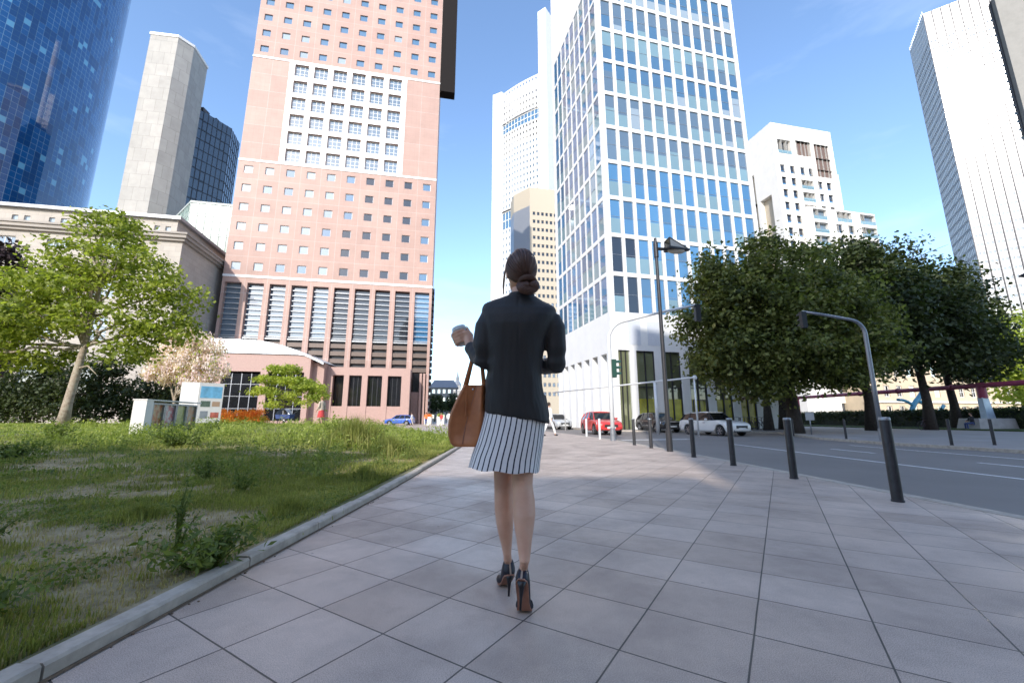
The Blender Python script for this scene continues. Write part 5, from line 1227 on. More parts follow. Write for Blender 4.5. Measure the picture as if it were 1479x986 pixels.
# ---------------------------------------------------------------- cars
pm('paint_red', (.55,.035,.03), .28, .0, var=.04, coat=.8); pm('paint_white', (.72,.70,.66), .28, var=.03, coat=.8); pm('paint_black', (.022,.02,.02), .25, var=.1, coat=.9); pm('paint_blue', (.03,.10,.42), .28, coat=.8); pm('paint_silver', (.55,.56,.57), .3, .4, coat=.6)
pm('car_glass', (.008,.009,.010), .06, ior=1.45); pm('tyre', (.018,.018,.018), .8); pm('rim', (.45,.46,.47), .3, .8); pm('plastic_black', (.02,.02,.021), .55); pm('headlight', (.62,.64,.66), .08, .2, ior=1.6); pm('tail_red', (.35,.01,.01), .2); pm('plate', (.72,.72,.70), .5); pm('chrome', (.6,.6,.6), .15, .9)
def car(label, loc, rz, paint, kind, group='cars waiting at the junction'):
    """front towards +x; kind estate or hatch"""
    o = thing('car', label, 'car', loc, rz, group)
    est = kind == 'estate'; Lc = 4.75 if est else 4.15; H = 1.50 if est else 1.48; Wd = .89 if est else .87
    xf, xr = Lc/2, -Lc/2; wf, wr_ = xf-.88, xr+(.98 if est else .78); WR = .325
    # lower body: cross sections along x (half width, bottom z, sill z, belt z, top z)
    S = [(xr,.70,.42,.62,.88),(xr+.06,.80,.30,.66,.94),(xr+.35,Wd-.02,.24,.70,.97),(wr_,Wd,.23,.72,.97),(-.4,Wd,.22,.70,.95),(.5,Wd,.22,.69,.94),(xf-1.25,Wd,.23,.69,.93),(wf,Wd-.01,.24,.66,.90),(xf-.45,Wd-.04,.24,.62,.84),(xf-.18,Wd-.11,.24,.58,.78),(xf-.04,.70,.26,.54,.71),(xf,.60,.32,.52,.65)]
    rings = []
    for x, hw, zb_, zs_, zt in S:
        rings.append([(x,-hw*.90,zb_),(x,-hw,zb_+.10),(x,-hw*1.01,zs_),(x,-hw*.955,zt-.05),(x,-hw*.86,zt),(x,-hw*.45,zt+.03),(x,hw*.45,zt+.03),(x,hw*.86,zt),(x,hw*.955,zt-.05),(x,hw*1.01,zs_),(x,hw,zb_+.10),(x,hw*.90,zb_)])
    # refine along x for wheel arches
    fine = []
    for i in range(len(rings)-1):
        n = 6
        for k in range(n): f = k/n; fine.append([tuple(a[q]*(1-f)+b[q]*f for q in range(3)) for a, b in zip(rings[i], rings[i+1])])
    fine.append(rings[-1])
    for r in fine:
        for wx in (wf, wr_):
            d = r[0][0]-wx
            if abs(d) < WR+.065:
                zz = math.sqrt((WR+.065)**2-d*d)+WR-.01
                for q in (0,1,2,9,10,11):
                    if r[q][2] < zz: r[q] = (r[q][0], r[q][1]*(.985 if q in (1,2,9,10) else .93), zz+(.0 if q in (0,1,10,11) else .02))
    m = MB(); m.loft(fine)
    body = m.build('body', MATS[paint], o, auto=38)
    # greenhouse: glass loft with painted roof and pillars
    if est: T = [(xr+.10,.97,.73),(xr+.42,H-.13,.60),(xr+.95,H-.04,.59),(-.2,H,.60),(.35,H-.04,.585),(xf-1.42,.97,.73)]; 
    else: T = [(xr+.06,.97,.72),(xr+.40,H-.14,.58),(xr+.9,H-.03,.58),(-.15,H,.585),(.30,H-.05,.57),(xf-1.12,.95,.72)]
    base = .93; m = MB(); rg = []
    rear, front = T[0][0], T[-1][0]
    roofx = [p[0] for p in T[1:-1]]
    bl = [(rear,-.74,base),(rear+.5,-.80,base+.02),(0,-.80,base+.01),(front-.55,-.79,base),(front,-.70,base-.01)]
    def bx(f): return rear+(front-rear)*f
    nst = 14; lo, hi = [], []
    for i in range(nst+1):
        f = i/nst; xb = bx(f); xt = roofx[0]+(roofx[-1]-roofx[0])*f
        zt = np.interp(xt, roofx, [p[1] for p in T[1:-1]]); wt = np.interp(xt, roofx, [p[2] for p in T[1:-1]])
        lo.append((xb,.80-.08*abs(2*f-1)**4,base)); hi.append((xt,wt,zt-.05))
    for s in (-1,1):
        m.loft([[(p[0],s*p[1],p[2]) for p in lo],[(p[0],s*p[1],p[2]) for p in hi]], 0, False, closed=False)
    for i in (0, nst): m.face([(lo[i][0],-lo[i][1],lo[i][2]),(lo[i][0],lo[i][1],lo[i][2]),(hi[i][0],hi[i][1],hi[i][2]),(hi[i][0],-hi[i][1],hi[i][2])], 0)
    m.build('window_glass', MATS['car_glass'], o)
    m = MB(); rf = []
    for x, w_, z in [(h[0],h[1],h[2]) for h in hi]: rf.append([(x,-w_-.012,z-.012),(x,-w_+.04,z+.035),(x,-w_*.5,z+.055),(x,w_*.5,z+.055),(x,w_-.04,z+.035),(x,w_+.012,z-.012)])
    m.loft(rf); m.build('roof', MATS[paint], o, auto=45)
    for s in (-1,1):
        for i, r, e in ((0,.05,.0),(nst,.035,.0))+(((5,.035,.004),(9,.035,.004)) if not est else ((4,.035,.004),(8,.035,.004))):
            m = MB(); m.tube([(lo[i][0],s*(lo[i][1]+e),lo[i][2]-.03),(hi[i][0],s*(hi[i][1]+e),hi[i][2]+.01)], r, 6)
            m.build('pillar', MATS[paint if not est else 'plastic_black'], o, smooth=True)
    for wx in (wf, wr_):
        for s in (-1,1):
            y = s*(Wd-.10); n = 24; q = MB()
            q.loft([[(wx+r*cos(2*PI*k/n), y+s*dy, WR+r*sin(2*PI*k/n)) for k in range(n)] for r, dy in ((.20,-.1),(WR-.02,-.1),(WR,-.06),(WR,.06),(WR-.02,.095),(.225,.095))]); ty = q.build('wheel', MATS['tyre'], o, auto=40)
            q = MB(); q.loft([[(wx+r*cos(2*PI*k/n), y+s*dy, WR+r*sin(2*PI*k/n)) for k in range(n)] for r, dy in ((.222,.06),(.222,.098),(.20,.09),(.19,.07))])
            for k in range(6): a = 2*PI*k/6; q.obox((wx+.11*cos(a), y+s*.085, WR+.11*sin(a)), ((cos(a),0,sin(a)),(0,1,0),(-sin(a),0,cos(a))), (.1,.012,.026))
            q.build('rim', MATS['rim'], ty)
    for s in (-1,1):
        q = MB(); q.hexa([(xf-.42,s*(Wd-.10),.63),(xf-.09,s*.48,.60),(xf-.12,s*.47,.69),(xf-.46,s*(Wd-.10),.78),(xf-.34,s*(Wd-.055),.62),(xf-.03,s*.60,.58),(xf-.06,s*.58,.70),(xf-.42,s*(Wd-.065),.785)]); q.build('headlight', MATS['headlight'], o)
        q = MB(); q.box((xr-.012,s*.52-.12,.72), (xr+.09,s*.52+.14,.90)); q.build('tail_light', MATS['tail_red'], o)
        q = MB(); q.ell((front-.50,s*(Wd+.05),1.0), (.09,.10,.07), 10, 8); q.build('side_mirror', MATS[paint], o, smooth=True)
        q = MB(); q.box((.1,s*(Wd+.005)-.012,.78), (.3,s*(Wd+.005)+.012,.81)); q.box((-.85,s*(Wd+.005)-.012,.78), (-.65,s*(Wd+.005)+.012,.81)); q.build('door_handle', MATS['chrome'], o)
    q = MB(); q.box((xf-.02,-.42,.47), (xf+.014,.42,.63)); q.build('grille', MATS['plastic_black'], o)
    q = MB(); q.box((xf-.12,-.62,.26), (xf-.005,.62,.37)); q.build('lower_grille', MATS['plastic_black'], o)
    q = MB(); q.box((xf+.004,-.26,.39), (xf+.022,.26,.50)); q.build('number_plate', MATS['plate'], o)
    q = MB(); q.box((xr-.02,-.26,.60), (xr+.002,.26,.71)); q.build('number_plate', MATS['plate'], o)
    return o
zr = -.1
def cg(u, v): x, y = G(u, v, zr); return x, y
x, y = cg(1031,628); wc = car('cream white estate car on the road, rightmost of the three waiting cars', (x,y,zr), R(-74), 'paint_white', 'estate'); wc.scale = (.93,.93,.95)
x, y = cg(951,623.5); car('black hatchback between the red and the white car', (x,y,zr), R(-79), 'paint_black', 'hatch')
x, y = cg(868,626.5); car('bright red hatchback in the sun beside the white signal mast', (x,y,zr), R(-84), 'paint_red', 'hatch')
car('small pale car parked far left beyond the red car', (4.3,40,zr), R(-74), 'paint_silver', 'hatch', 'cars parked along the lobby')
car('white car parked behind the pale one along the lobby colonnade', (3.2,46,zr), R(-76), 'paint_white', 'hatch', 'cars parked along the lobby')
car('small blue car parked at the foot of the pink tower', (-16.2,60,.0), R(175), 'paint_blue', 'hatch', 'cars at the pink tower')

# ---------------------------------------------------------------- bicycles
pm('bike_frame', (.05,.02,.03), .35, .3)
def ring(m, c, R_, r, n=28):
    m.loft([[(c[0]+(R_+r*cos(2*PI*j/6))*cos(2*PI*k/n), c[1]+r*sin(2*PI*j/6), c[2]+(R_+r*cos(2*PI*j/6))*sin(2*PI*k/n)) for j in range(6)] for k in range(n+1)], 0, False)
def bicycle(label, loc, rz, mat='bike_frame'):
    o = thing('bicycle', label, 'bicycle', loc, rz, 'parked bicycles')
    for x in (-.52,.52):
        m = MB(); ring(m, (x,0,.34), .32, .02)
        for k in range(10): a = PI*k/5; m.tube([(x,0,.34),(x+.31*cos(a),0,.34+.31*sin(a))], .003, 4)
        m.build('wheel', MATS['tyre'], o)
    m = MB()
    for a, b in (((-.52,0,.34),(-.15,0,.32)),((-.52,0,.34),(-.22,0,.78)),((-.15,0,.32),(-.25,0,.88)),((-.15,0,.32),(.38,0,.72)),((-.22,0,.76),(.36,0,.82)),((.52,0,.34),(.34,0,.98))): m.tube([a,b], .02, 6)
    m.build('frame', MATS[mat], o)
    m = MB(); m.ell((-.26,0,.92), (.13,.07,.04)); m.build('saddle', MATS['plastic_black'], o, smooth=True)
    m = MB(); m.tube([(.26,-.28,1.02),(.36,-.12,1.03),(.36,.12,1.03),(.26,.28,1.02)], .014, 6); m.build('handlebar', MATS['chrome'], o, smooth=True)
    return o
bk = bicycle('dark bicycle leaning before the hedge across the road', (33.2,33.4,.0), R(8))
rr = random.Random(6)
wh = ['first','second','third','fourth','fifth','sixth','seventh','eighth','ninth']
for k in range(9): dup(bk, (16.3+k*.62,33.9+k*.1,0), R(80+rr.uniform(-9,9)), wh[k]+' bicycle from the left in the dense row right of the white car')

# ---------------------------------------------------------------- passers-by
pm('skin', (.50,.30,.215), .5, var=.06, scale=14); pm('hair_brown', (.035,.018,.012), .45)
CL = {}
def cloth(name, col): 
    if name not in MATS: pm(name, col, .85, var=.12, scale=8)
    return MATS[name]
def er(c, rx, ry, n=14): return [(c[0]+rx*cos(2*PI*k/n), c[1]+ry*sin(2*PI*k/n), c[2]) for k in range(n)]
def walker(label, loc, rz, top, bottom, h=1.72, stride=.3, hair=(.04,.025,.018), arms=None, skirt=False, seated=False):
    """facing +y; one continuous body, clothes as children"""
    o = thing('person', label, 'person', loc, rz); k = h/1.75
    B, TP, BT = MB(), MB(), MB()
    hipz = .92*k if not seated else .50*k
    for s in (-1,1):
        f = s*stride
        if seated: hp, kn, an = (s*.10*k,0,hipz), (s*.13*k,.42*k,.50*k), (s*.14*k,.40*k,.07*k)
        else: hp, kn, an = (s*.09*k,0,hipz), (s*.095*k,f*.5*k+.03,.49*k), (s*.09*k,f*k,.08*k)
        B.tube([hp,kn,an], [.075*k,.052*k,.036*k], 10); B.tube([(an[0],an[1]-.05*k,an[2]-.04*k),(an[0],an[1]+.16*k,an[2]-.05*k)], [.036*k,.03*k], 8)
        if not skirt: BT.tube([(hp[0],hp[1],hp[2]+.04*k),kn,(an[0],an[1],an[2]+.04*k)], [.095*k,.07*k,.058*k], 12)
        sh = (s*.19*k,0,hipz+.52*k); a = (arms or {}).get(s, [(s*.25*k,-.02,hipz+.24*k),(s*.26*k,.08-f*.3,hipz-.02*k)])
        B.tube([sh]+a, [.045*k]+[.038*k]*(len(a)-1)+[.026*k], 8); e = Vector(a[-1]); B.ell(e+Vector((0,.02,-.05))*k, (.025*k,.04*k,.07*k), 8, 6)
        mid = [Vector(p) for p in [sh]+a]; mid[-1] = mid[-2].lerp(mid[-1], .85); TP.tube(mid, [.064*k]+[.054*k]*(len(a)-1)+[.044*k], 10)
    B.loft([er((0,0,hipz-.06*k), .13*k,.10*k), er((0,0,hipz+.10*k), .15*k,.10*k), er((0,0,hipz+.25*k), .125*k,.09*k), er((0,.01,hipz+.45*k), .16*k,.10*k), er((0,0,hipz+.55*k), .13*k,.08*k), er((0,0,hipz+.60*k), .05*k,.05*k), er((0,.02,hipz+.68*k), .05*k,.05*k)])
    hc = Vector((0,.03*k,hipz+.75*k)); B.ell(hc, (.075*k,.095*k,.118*k), 14, 10); B.ell(hc+Vector((0,.095,-.015))*k, (.012*k,.02*k,.025*k), 6, 5)
    me = remesh(B, .018, 2); me.materials.append(MATS['skin']); link('body', me, o)
    TP.loft([er((0,0,hipz-.04*k), .165*k,.125*k), er((0,0,hipz+.10*k), .168*k,.122*k), er((0,0,hipz+.26*k), .15*k,.115*k), er((0,.01,hipz+.45*k), .185*k,.12*k), er((0,0,hipz+.55*k), .16*k,.095*k), er((0,0,hipz+.595*k), .07*k,.065*k)])
    me = remesh(TP, .018, 3); me.materials.append(top); link('jacket', me, o)
    if skirt: BT.loft([er((0,0,hipz+.06*k), .15*k,.12*k), er((0,0,hipz-.1*k), .19*k,.15*k), er((0,0,hipz-.42*k), .25*k,.22*k)])
    else: BT.loft([er((0,0,hipz-.10*k), .155*k,.115*k), er((0,0,hipz+.05*k), .165*k,.12*k)])
    me = remesh(BT, .018, 3); me.materials.append(bottom); link('skirt' if skirt else 'trousers', me, o)
    q = MB(); q.ell(hc+Vector((0,-.022,.022))*k, (.085*k,.095*k,.115*k), 12, 9); q.build('hair', cloth('hair_%d' % int(hair[0]*1000), hair), o, smooth=True)
    q = MB()
    for s in (-1,1):
        f = 0 if seated else s*stride; y0 = .40 if seated else f; q.ell((s*.09*k if not seated else s*.14*k, y0*k+.05, .035*k), (.045*k,.13*k,.04*k), 10, 6)
    q.build('shoes', cloth('shoe_black', (.02,.02,.02)), o, smooth=True)
    return o
wt = cloth('cloth_white', (.72,.71,.68)); gy = cloth('cloth_grey', (.28,.29,.31)); rd = cloth('cloth_red', (.55,.06,.06)); bl = cloth('cloth_blue', (.05,.08,.22)); dk_ = cloth('cloth_dark', (.03,.03,.035)); orr = cloth('cloth_orange', (.65,.17,.04)); bg2 = cloth('cloth_beige', (.5,.42,.33))
x, y = G(795,629); walker('passer-by in white trousers half hidden behind the woman', (x-.06,y,0), R(-60), wt, wt, 1.7, .34)
lz = lambda x, y: float(lawn_z(x, y))
walker('person in a pale top and red skirt walking past the pavilion', (-11.5,25,lz(-11.5,25)), R(70), bg2, rd, 1.68, .22, (.25,.15,.06), skirt=True)
walker('person in an orange shirt at the street end', (-12.0,58,0), R(20), orr, bl, 1.75, .2)
walker('person in a red top near the white box at the street end', (-9.7,57,0), R(160), rd, gy, 1.65, .2)
walker('person in white standing left of the woman at the street end', (-7.6,50,0), R(10), wt, gy, 1.72, .15)
walker('person in a dark jacket in the middle of the group at the street end', (-11.0,63,0), R(10), dk_, bl, 1.8, .2)
walker('person in pale clothes near the pink tower corner', (-14.2,59,0), R(80), wt, bg2, 1.7, .25)
walker('person in dark clothes and blue jeans sitting against the grey pipe footing', (37.15,33.6,.0), R(70), dk_, bl, 1.75, seated=True, arms={-1:[(-.24,.12,.78),(-.10,.34,.72)], 1:[(.24,.12,.78),(.10,.34,.72)]})
# pram
o = thing('pram', 'grey hooded pram on thin wheels on the grass before the pavilion', 'pram', (-14.4,26.3,lz(-14.4,26.3)), R(-10))
m = MB(); rg = []
for k in range(9): a = PI*k/8; rg.append([(-.05+.42*cos(a)*.98, y, .62+.40*sin(a)) for y in (-.22,-.2,0,.2,.22)])
m.loft(rg, 0, True, closed=False); m.build('hood', gy, o, smooth=True)
m = MB(); m.hexa([(-.45,-.2,.4),(.5,-.2,.4),(.5,.2,.4),(-.45,.2,.4),(-.5,-.24,.66),(.55,-.24,.66),(.55,.24,.66),(-.5,.24,.66)]); m.build('basket', bl, o)
for x in (-.38,.42):
    for y in (-.26,.26): m = MB(); ring(m, (x,y,.16), .145, .018, 20); m.build('wheel', MATS['tyre'], o)
m = MB(); m.tube([(-.38,-.24,.16),(.2,-.24,.5),(.75,-.24,.95),(.75,.24,.95),(.2,.24,.5),(-.38,.24,.16)], .014, 6); m.tube([(.42,-.24,.16),(-.2,-.24,.5)], .012, 6); m.tube([(.42,.24,.16),(-.2,.24,.5)], .012, 6); m.build('frame', MATS['chrome'], o, smooth=True)
# ---------------------------------------------------------------- the walking woman
t = NT('wool_black'); co = t.coord(); n1 = t.noise(co, 3.2, 3, .5); n2 = t.noise(co, 420, 2, .7)
t.base(t.ramp(n2, [(.3,(.0075,.0058,.0052)),(.75,(.019,.015,.013))])); t.set(Roughness=.62, Sheen_Weight=.12, Sheen_Roughness=.5)
mp = t.node('ShaderNodeMapping'); mp.inputs['Scale'].default_value = (9,9,2.6); t.link(co, mp.inputs[0])
fold = t.noise(mp.outputs[0], 1.0, 3, .5); t.bump(t.math('ADD', t.math('MULTIPLY', fold, 1.), t.math('MULTIPLY', n2, .02)), .55, .022)
t = NT('skirt_stripe'); uv = t.coord('UV'); co = t.coord(); sp = t.n.new('ShaderNodeSeparateXYZ')
nz = t.n.new('ShaderNodeTexNoise'); nz.inputs['Scale'].default_value = 5; t.link(co, nz.inputs['Vector'])
t.link(uv, sp.inputs[0]); ux = t.math('ADD', t.math('MULTIPLY', sp.outputs[0], 37), t.math('MULTIPLY', nz.outputs['Fac'], .55))
fr = t.math('FRACT', ux); sel = t.math('LESS_THAN', t.math('ABSOLUTE', t.math('SUBTRACT', fr, .5)), .12)
t.base(t.mix(sel, t.ramp(t.noise(co, 9, 4), [(.3,(.74,.70,.68)),(.7,(.84,.80,.78))]), (.018,.018,.035))); t.set(Roughness=.8)
mp = t.node('ShaderNodeMapping'); mp.inputs['Scale'].default_value = (16,16,4); t.link(co, mp.inputs[0]); t.bump(t.noise(mp.outputs[0], 1, 3), .35, .02)
t = NT('leather_tan'); co = t.coord(); n = t.noise(co, 7, 5, .6); f2 = t.noise(co, 190, 3)
t.base(t.ramp(n, [(.25,(.30,.095,.028)),(.55,(.45,.16,.055)),(.8,(.55,.22,.085))])); t.set(Roughness=.46); t.bump(t.math('ADD', t.math('MULTIPLY', f2, .15), t.noise(co, 22, 4)), .25, .006)
t = NT('leather_navy'); t.base((.006,.0062,.015)); t.set(Roughness=.42)
pm('sole_tan', (.30,.135,.085), .5, var=.15, scale=20); pm('heel_strip', (.38,.28,.21), .5); pm('heel_dark', (.015,.012,.014), .35)
t = NT('hair'); co = t.coord(); mp = t.node('ShaderNodeMapping'); mp.inputs['Scale'].default_value = (60,60,9); t.link(co, mp.inputs[0]); n = t.noise(mp.outputs[0], 1.6, 4, .6)
t.base(t.ramp(n, [(.3,(.045,.018,.011)),(.55,(.11,.05,.03)),(.78,(.22,.115,.07))])); t.set(Roughness=.38); t.bump(n, .45, .006)
t = NT('hair_twist'); co = t.coord('UV'); mp = t.node('ShaderNodeMapping'); mp.inputs['Scale'].default_value = (26,3,1); t.link(co, mp.inputs[0]); n = t.noise(mp.outputs[0], 1.6, 4, .6)
t.base(t.ramp(n, [(.3,(.045,.018,.011)),(.55,(.125,.055,.032)),(.8,(.26,.135,.08))])); t.set(Roughness=.36); t.bump(n, .5, .004)
t = NT('skin_leg'); co = t.coord()
t.base(t.ramp(t.noise(co, 9, 4), [(.3,(.60,.33,.22)),(.7,(.70,.42,.29))])); t.set(Roughness=.46, Subsurface_Weight=.12, Subsurface_Scale=.02); t.bump(t.noise(co, 220, 2), .05, .002)
t.b.inputs['Subsurface Radius'].default_value = (1,.35,.2)
WO = Vector((.03,2.13,0))
wo = thing('person', 'woman in a black blazer and striped skirt walking away on high heels', 'person', WO)
def ering(c, rx, ry, n=40, pw=2.0, rot=0.):
    out = []
    for k in range(n):
        a = 2*PI*k/n; ca, sa = cos(a), sin(a); x = rx*math.copysign(abs(ca)**(2/pw), ca); y = ry*math.copysign(abs(sa)**(2/pw), sa)
        out.append((c[0]+x*cos(rot)-y*sin(rot), c[1]+x*sin(rot)+y*cos(rot), c[2]))
    return out
def pxr(v, xl, xr, Y): a, b = P(xl, v, Y), P(xr, v, Y); return (a+b)/2, (b.x-a.x)/2
B = MB()
# legs from the silhouette, depth following the stride
def leg(spec, top):
    rings = [ering(top[0], top[1], top[2], 24)]
    for v, l, r, Y, k in spec: c, rx = pxr(v, l, r, Y); rings.append(ering(c, rx, rx*k, 24))
    B.loft(rings)
    return rings
leg([(640,712,742,2.19,1.05),(680,713,741.5,2.215,1.06),(705,713.8,740.5,2.225,1.06),(722,714,741,2.22,1.12),(738,714.5,742,2.215,1.18),(755,716.5,741.5,2.215,1.15),(772,720,740.5,2.22,1.08),(788,724.2,739.3,2.225,1.08),(800,726.5,738.4,2.225,1.2),(806,727.6,738,2.232,1.2)], (Vector((-.05,2.15,.86)), .066, .08))
leg([(640,738,772,2.13,1.05),(680,739,770.5,2.11,1.06),(700,740,769.2,2.10,1.06),(722,740.6,772.5,2.09,1.12),(742,740.6,773.4,2.075,1.16),(762,743,771,2.06,1.1),(782,746.2,768.2,2.04,1.05),(798,748.4,766.6,2.025,1.15),(810,750,765,2.01,1.2)], (Vector((.07,2.13,.86)), .066, .08))
def shoe_frame(heel, ball, toe): return [Vector(heel), Vector(ball), Vector(toe)]
shoes = []
def shoe(heel, ball, toe, tip, ankle):
    H, Bl, T = Vector(heel), Vector(ball), Vector(toe)
    fw = (T-H); fw.z = 0; fw.normalize(); side = Vector((fw.y,-fw.x,0))
    pts, wid, hts, ups = [], [], [], []
    for k in range(13):
        f = k/12
        if f < .62: g = f/.62; e = g*g*(3-2*g)*.55+g*.45; p = H.lerp(Bl, g); p.z = H.z+(Bl.z-H.z)*e
        else: p = Bl.lerp(T, (f-.62)/.38)
        pts.append(p)
        wid.append(np.interp(f, [0,.05,.12,.3,.45,.62,.75,.88,.96,1], [.016,.027,.033,.032,.030,.041,.040,.030,.018,.004]))
        hts.append(np.interp(f, [0,.05,.12,.3,.45,.6,.7,.85,1], [.066,.072,.068,.050,.038,.036,.040,.030,.012]))
    rings, solering = [], []
    for k, p in enumerate(pts):
        tn = (pts[min(k+1,12)]-pts[max(k-1,0)]).normalized(); up = side.cross(tn).normalized(); up = up if up.z > 0 else -up
        w, h = wid[k], hts[k]; r = []; ups.append(up)
        for j in range(16):
            a = PI+PI*j/15 if False else None
        prof = [(-.80,0),(-.98,.18),(-1.0,.42),(-.9,.75),(-.72,.98),(-.5,1.0),(0,1.02),(.5,1.0),(.72,.98),(.9,.75),(1.0,.42),(.98,.18),(.80,0)]
        rings.append([p+side*(x*w)+up*(y*h+.004) for x, y in prof]); solering.append([p+side*(x*w*.86)+up*z for x, z in ((-1,.004),(-1,-.003),(1,-.003),(1,.004))])
    up_ = MB(); up_.loft(rings); s = up_.build('shoe', MATS['leather_navy'], wo, WO, smooth=True)
    q = MB(); q.loft(solering); q.build('sole', MATS['sole_tan'], s, WO)
    q = MB(); tp = Vector(tip); hp = pts[1]
    q.tube([hp+Vector((0,0,.004)), hp.lerp(tp,.25)+fw*.004, hp.lerp(tp,.6), tp], [.022,.012,.0062,.005], 12, caps=True); q.build('heel', MATS['heel_dark'], s, WO, smooth=True)
    q = MB(); b0 = rings[0]; tn = (pts[1]-pts[0]).normalized(); up = side.cross(tn); up = up if up.z > 0 else -up
    c0 = pts[0]-fw*.0035
    q.face([c0-side*.0045+up*.004, c0+side*.0045+up*.004, c0+side*.0045+up*.062, c0-side*.0045+up*.062]); q.build('heel_strip', MATS['heel_strip'], s, WO)
    B.tube([ankle+Vector((0,0,.02)), ankle, ankle.lerp(pts[1]+ups[1]*.055+fw*.008,.6), pts[1]+ups[1]*.050+fw*.006, pts[3]+ups[3]*.034, pts[5]+ups[5]*.026, pts[7]+ups[7]*.022], [.021,.0215,.0205,.019,.019,.016,.012], 14)
    return pts
lh = P(737.5,829,2.215); shoe((lh.x,2.215,.098), (-.040,2.345,.010), (-.052,2.435,.007), (-.0165,2.222,.0), pxr(806,727.6,738.4,2.232)[0])
rh = P(753.2,836,1.975); shoe((rh.x-.001,1.975,rh.z), (.056,2.035,.012), (.060,2.115,.008), P(751.5,881,1.955), pxr(810,750,765,2.01)[0])
# torso, neck, head under the clothes
sh = lambda v, l, r, Y=2.12: pxr(v, l, r, Y)
B.loft([ering((.005,2.14,.80),.125,.10), ering((.012,2.14,.90),.135,.10), ering((.022,2.13,1.05),.115,.09), ering((.03,2.12,1.25),.14,.10), ering((.03,2.12,1.38),.15,.10), ering((.04,2.125,1.455),.085,.065), ering((.045,2.13,1.485),.047,.05), ering((.044,2.14,1.56),.046,.052)])
hc = P(752.5,393,2.145); HR = Matrix.Rotation(R(14),3,'Z')
B.ell(hc+Vector((-.004,.012,.012)), (.072,.092,.105), 24, 16, rot=HR); B.ell(hc+HR @ Vector((0,.055,-.055)), (.05,.045,.055), 16, 12)
B.ell(hc+HR @ Vector((0,.104,-.018)), (.011,.018,.024), 10, 8)
for s in (-1,1): B.ell(hc+HR @ Vector((s*.074,.004,-.012)), (.011,.022,.032), 10, 8)
# left arm and hand with the cup, right arm bent forward
Ls, Rs = P(706,466,2.115), P(795,470,2.12)
Le, Lw = P(700,524,2.10), P(677.5,499,2.27)
Re, Rw = P(803,528,2.115), P(772,528,2.36)
B.tube([Ls,Le,Lw], [.026,.030,.025], 12); B.tube([Rs,P(802,500,2.115),Re,Rw], [.026,.03,.030,.025], 12)
cupc = P(666.8,486,2.325); cax = Vector((-.36,.05,1)).normalized()
ex = Vector((1,0,.36)).normalized(); ey = cax.cross(ex).normalized(); ex = ey.cross(cax)
def cp(a, r, h): return cupc+ex*(r*cos(a))+ey*(r*sin(a))+cax*h
rc = lambda h: .0325+.10*(h+.05)*.0+.0055*(h+.05)/.05
pal = cp(R(-38), .050, -.020)
B.tube([Lw, Lw.lerp(pal,.5)+Vector((.0,0,.004)), pal, cp(R(-50),.047,.012)], [.024,.026,.030,.024], 12)
for k, (h, a1, r) in enumerate(((.022,-262,.0085),(.003,-268,.009),(-.016,-262,.0088),(-.034,-248,.0076))):
    ps = [cp(R(-55+(a1+55)*f), rc(h)+.0115+(.0045 if .25 < f < .6 else 0), h-.004*f) for f in (0,.22,.42,.62,.82,1)]
    B.tube(ps, [r*1.15,r*1.12,r*1.08,r,r*.95,r*.7], 10)
B.tube([cp(R(-35),.048,-.02), cp(R(-16),.050,.005), cp(R(0),.046,.030), cp(R(8),.044,.048)], [.015,.0125,.010,.0078], 10)
hand = Rw
for k in range(4): B.tube([Rw, Rw+Vector((-.012+.006*k,.07,-.012*k+.01)), Rw+Vector((-.03+.004*k,.115,-.016*k)), Rw+Vector((-.05,.12,-.018*k-.01))], [.02,.011,.0085,.007], 8)
B.tube([Rw, Rw+Vector((-.03,.05,.03)), Rw+Vector((-.045,.085,.03))], [.018,.012,.008], 8)
me = remesh(B, .0046, 3, .45); me.materials.append(MATS['skin_leg']); me.transform(Matrix.Translation(-WO)); link('body', me, wo)
# face details (towards the walking direction)
for s in (-1,1):
    q = MB(); q.ell(hc+HR @ Vector((s*.03,.090,.006)), (.012,.008,.007), 10, 8); q.build('eye', MATS['white_panel'], wo, WO, smooth=True)
q = MB(); q.ell(hc+HR @ Vector((0,.098,-.055)), (.022,.008,.008), 12, 8); q.build('lips', cloth('lip_red', (.4,.1,.09)), wo, WO, smooth=True)
# blazer: torso shell + sleeves
J = MB(); rg = []
for v, l, r, ry, dy, pw in ((604,699,794,.122,.02,2.3),(596,699.5,792,.122,.02,2.3),(580,700.5,788,.118,.018,2.4),(560,701.5,784.5,.112,.014,2.4),(538,702,783,.105,.008,2.4),(516,701.5,785,.102,.004,2.4),(494,700,787.5,.106,0,2.4),(472,697.5,796,.110,0,2.5),(459,696,802,.102,.001,2.7),(449,695.5,803.5,.090,.002,2.7),(444.5,696,801,.080,.004,2.6),(440,698.5,793.5,.072,.006,2.4),(435.5,708,785,.064,.008,2.2),(431,721,778.5,.058,.010,2.0),(427,732,773.5,.054,.012,2.0),(424,737,770,.050,.013,2.0)):
    c, rx = sh(v, l, r, 2.12); rg.append(ering((c.x, c.y+dy, c.z), rx, ry, 48, pw))
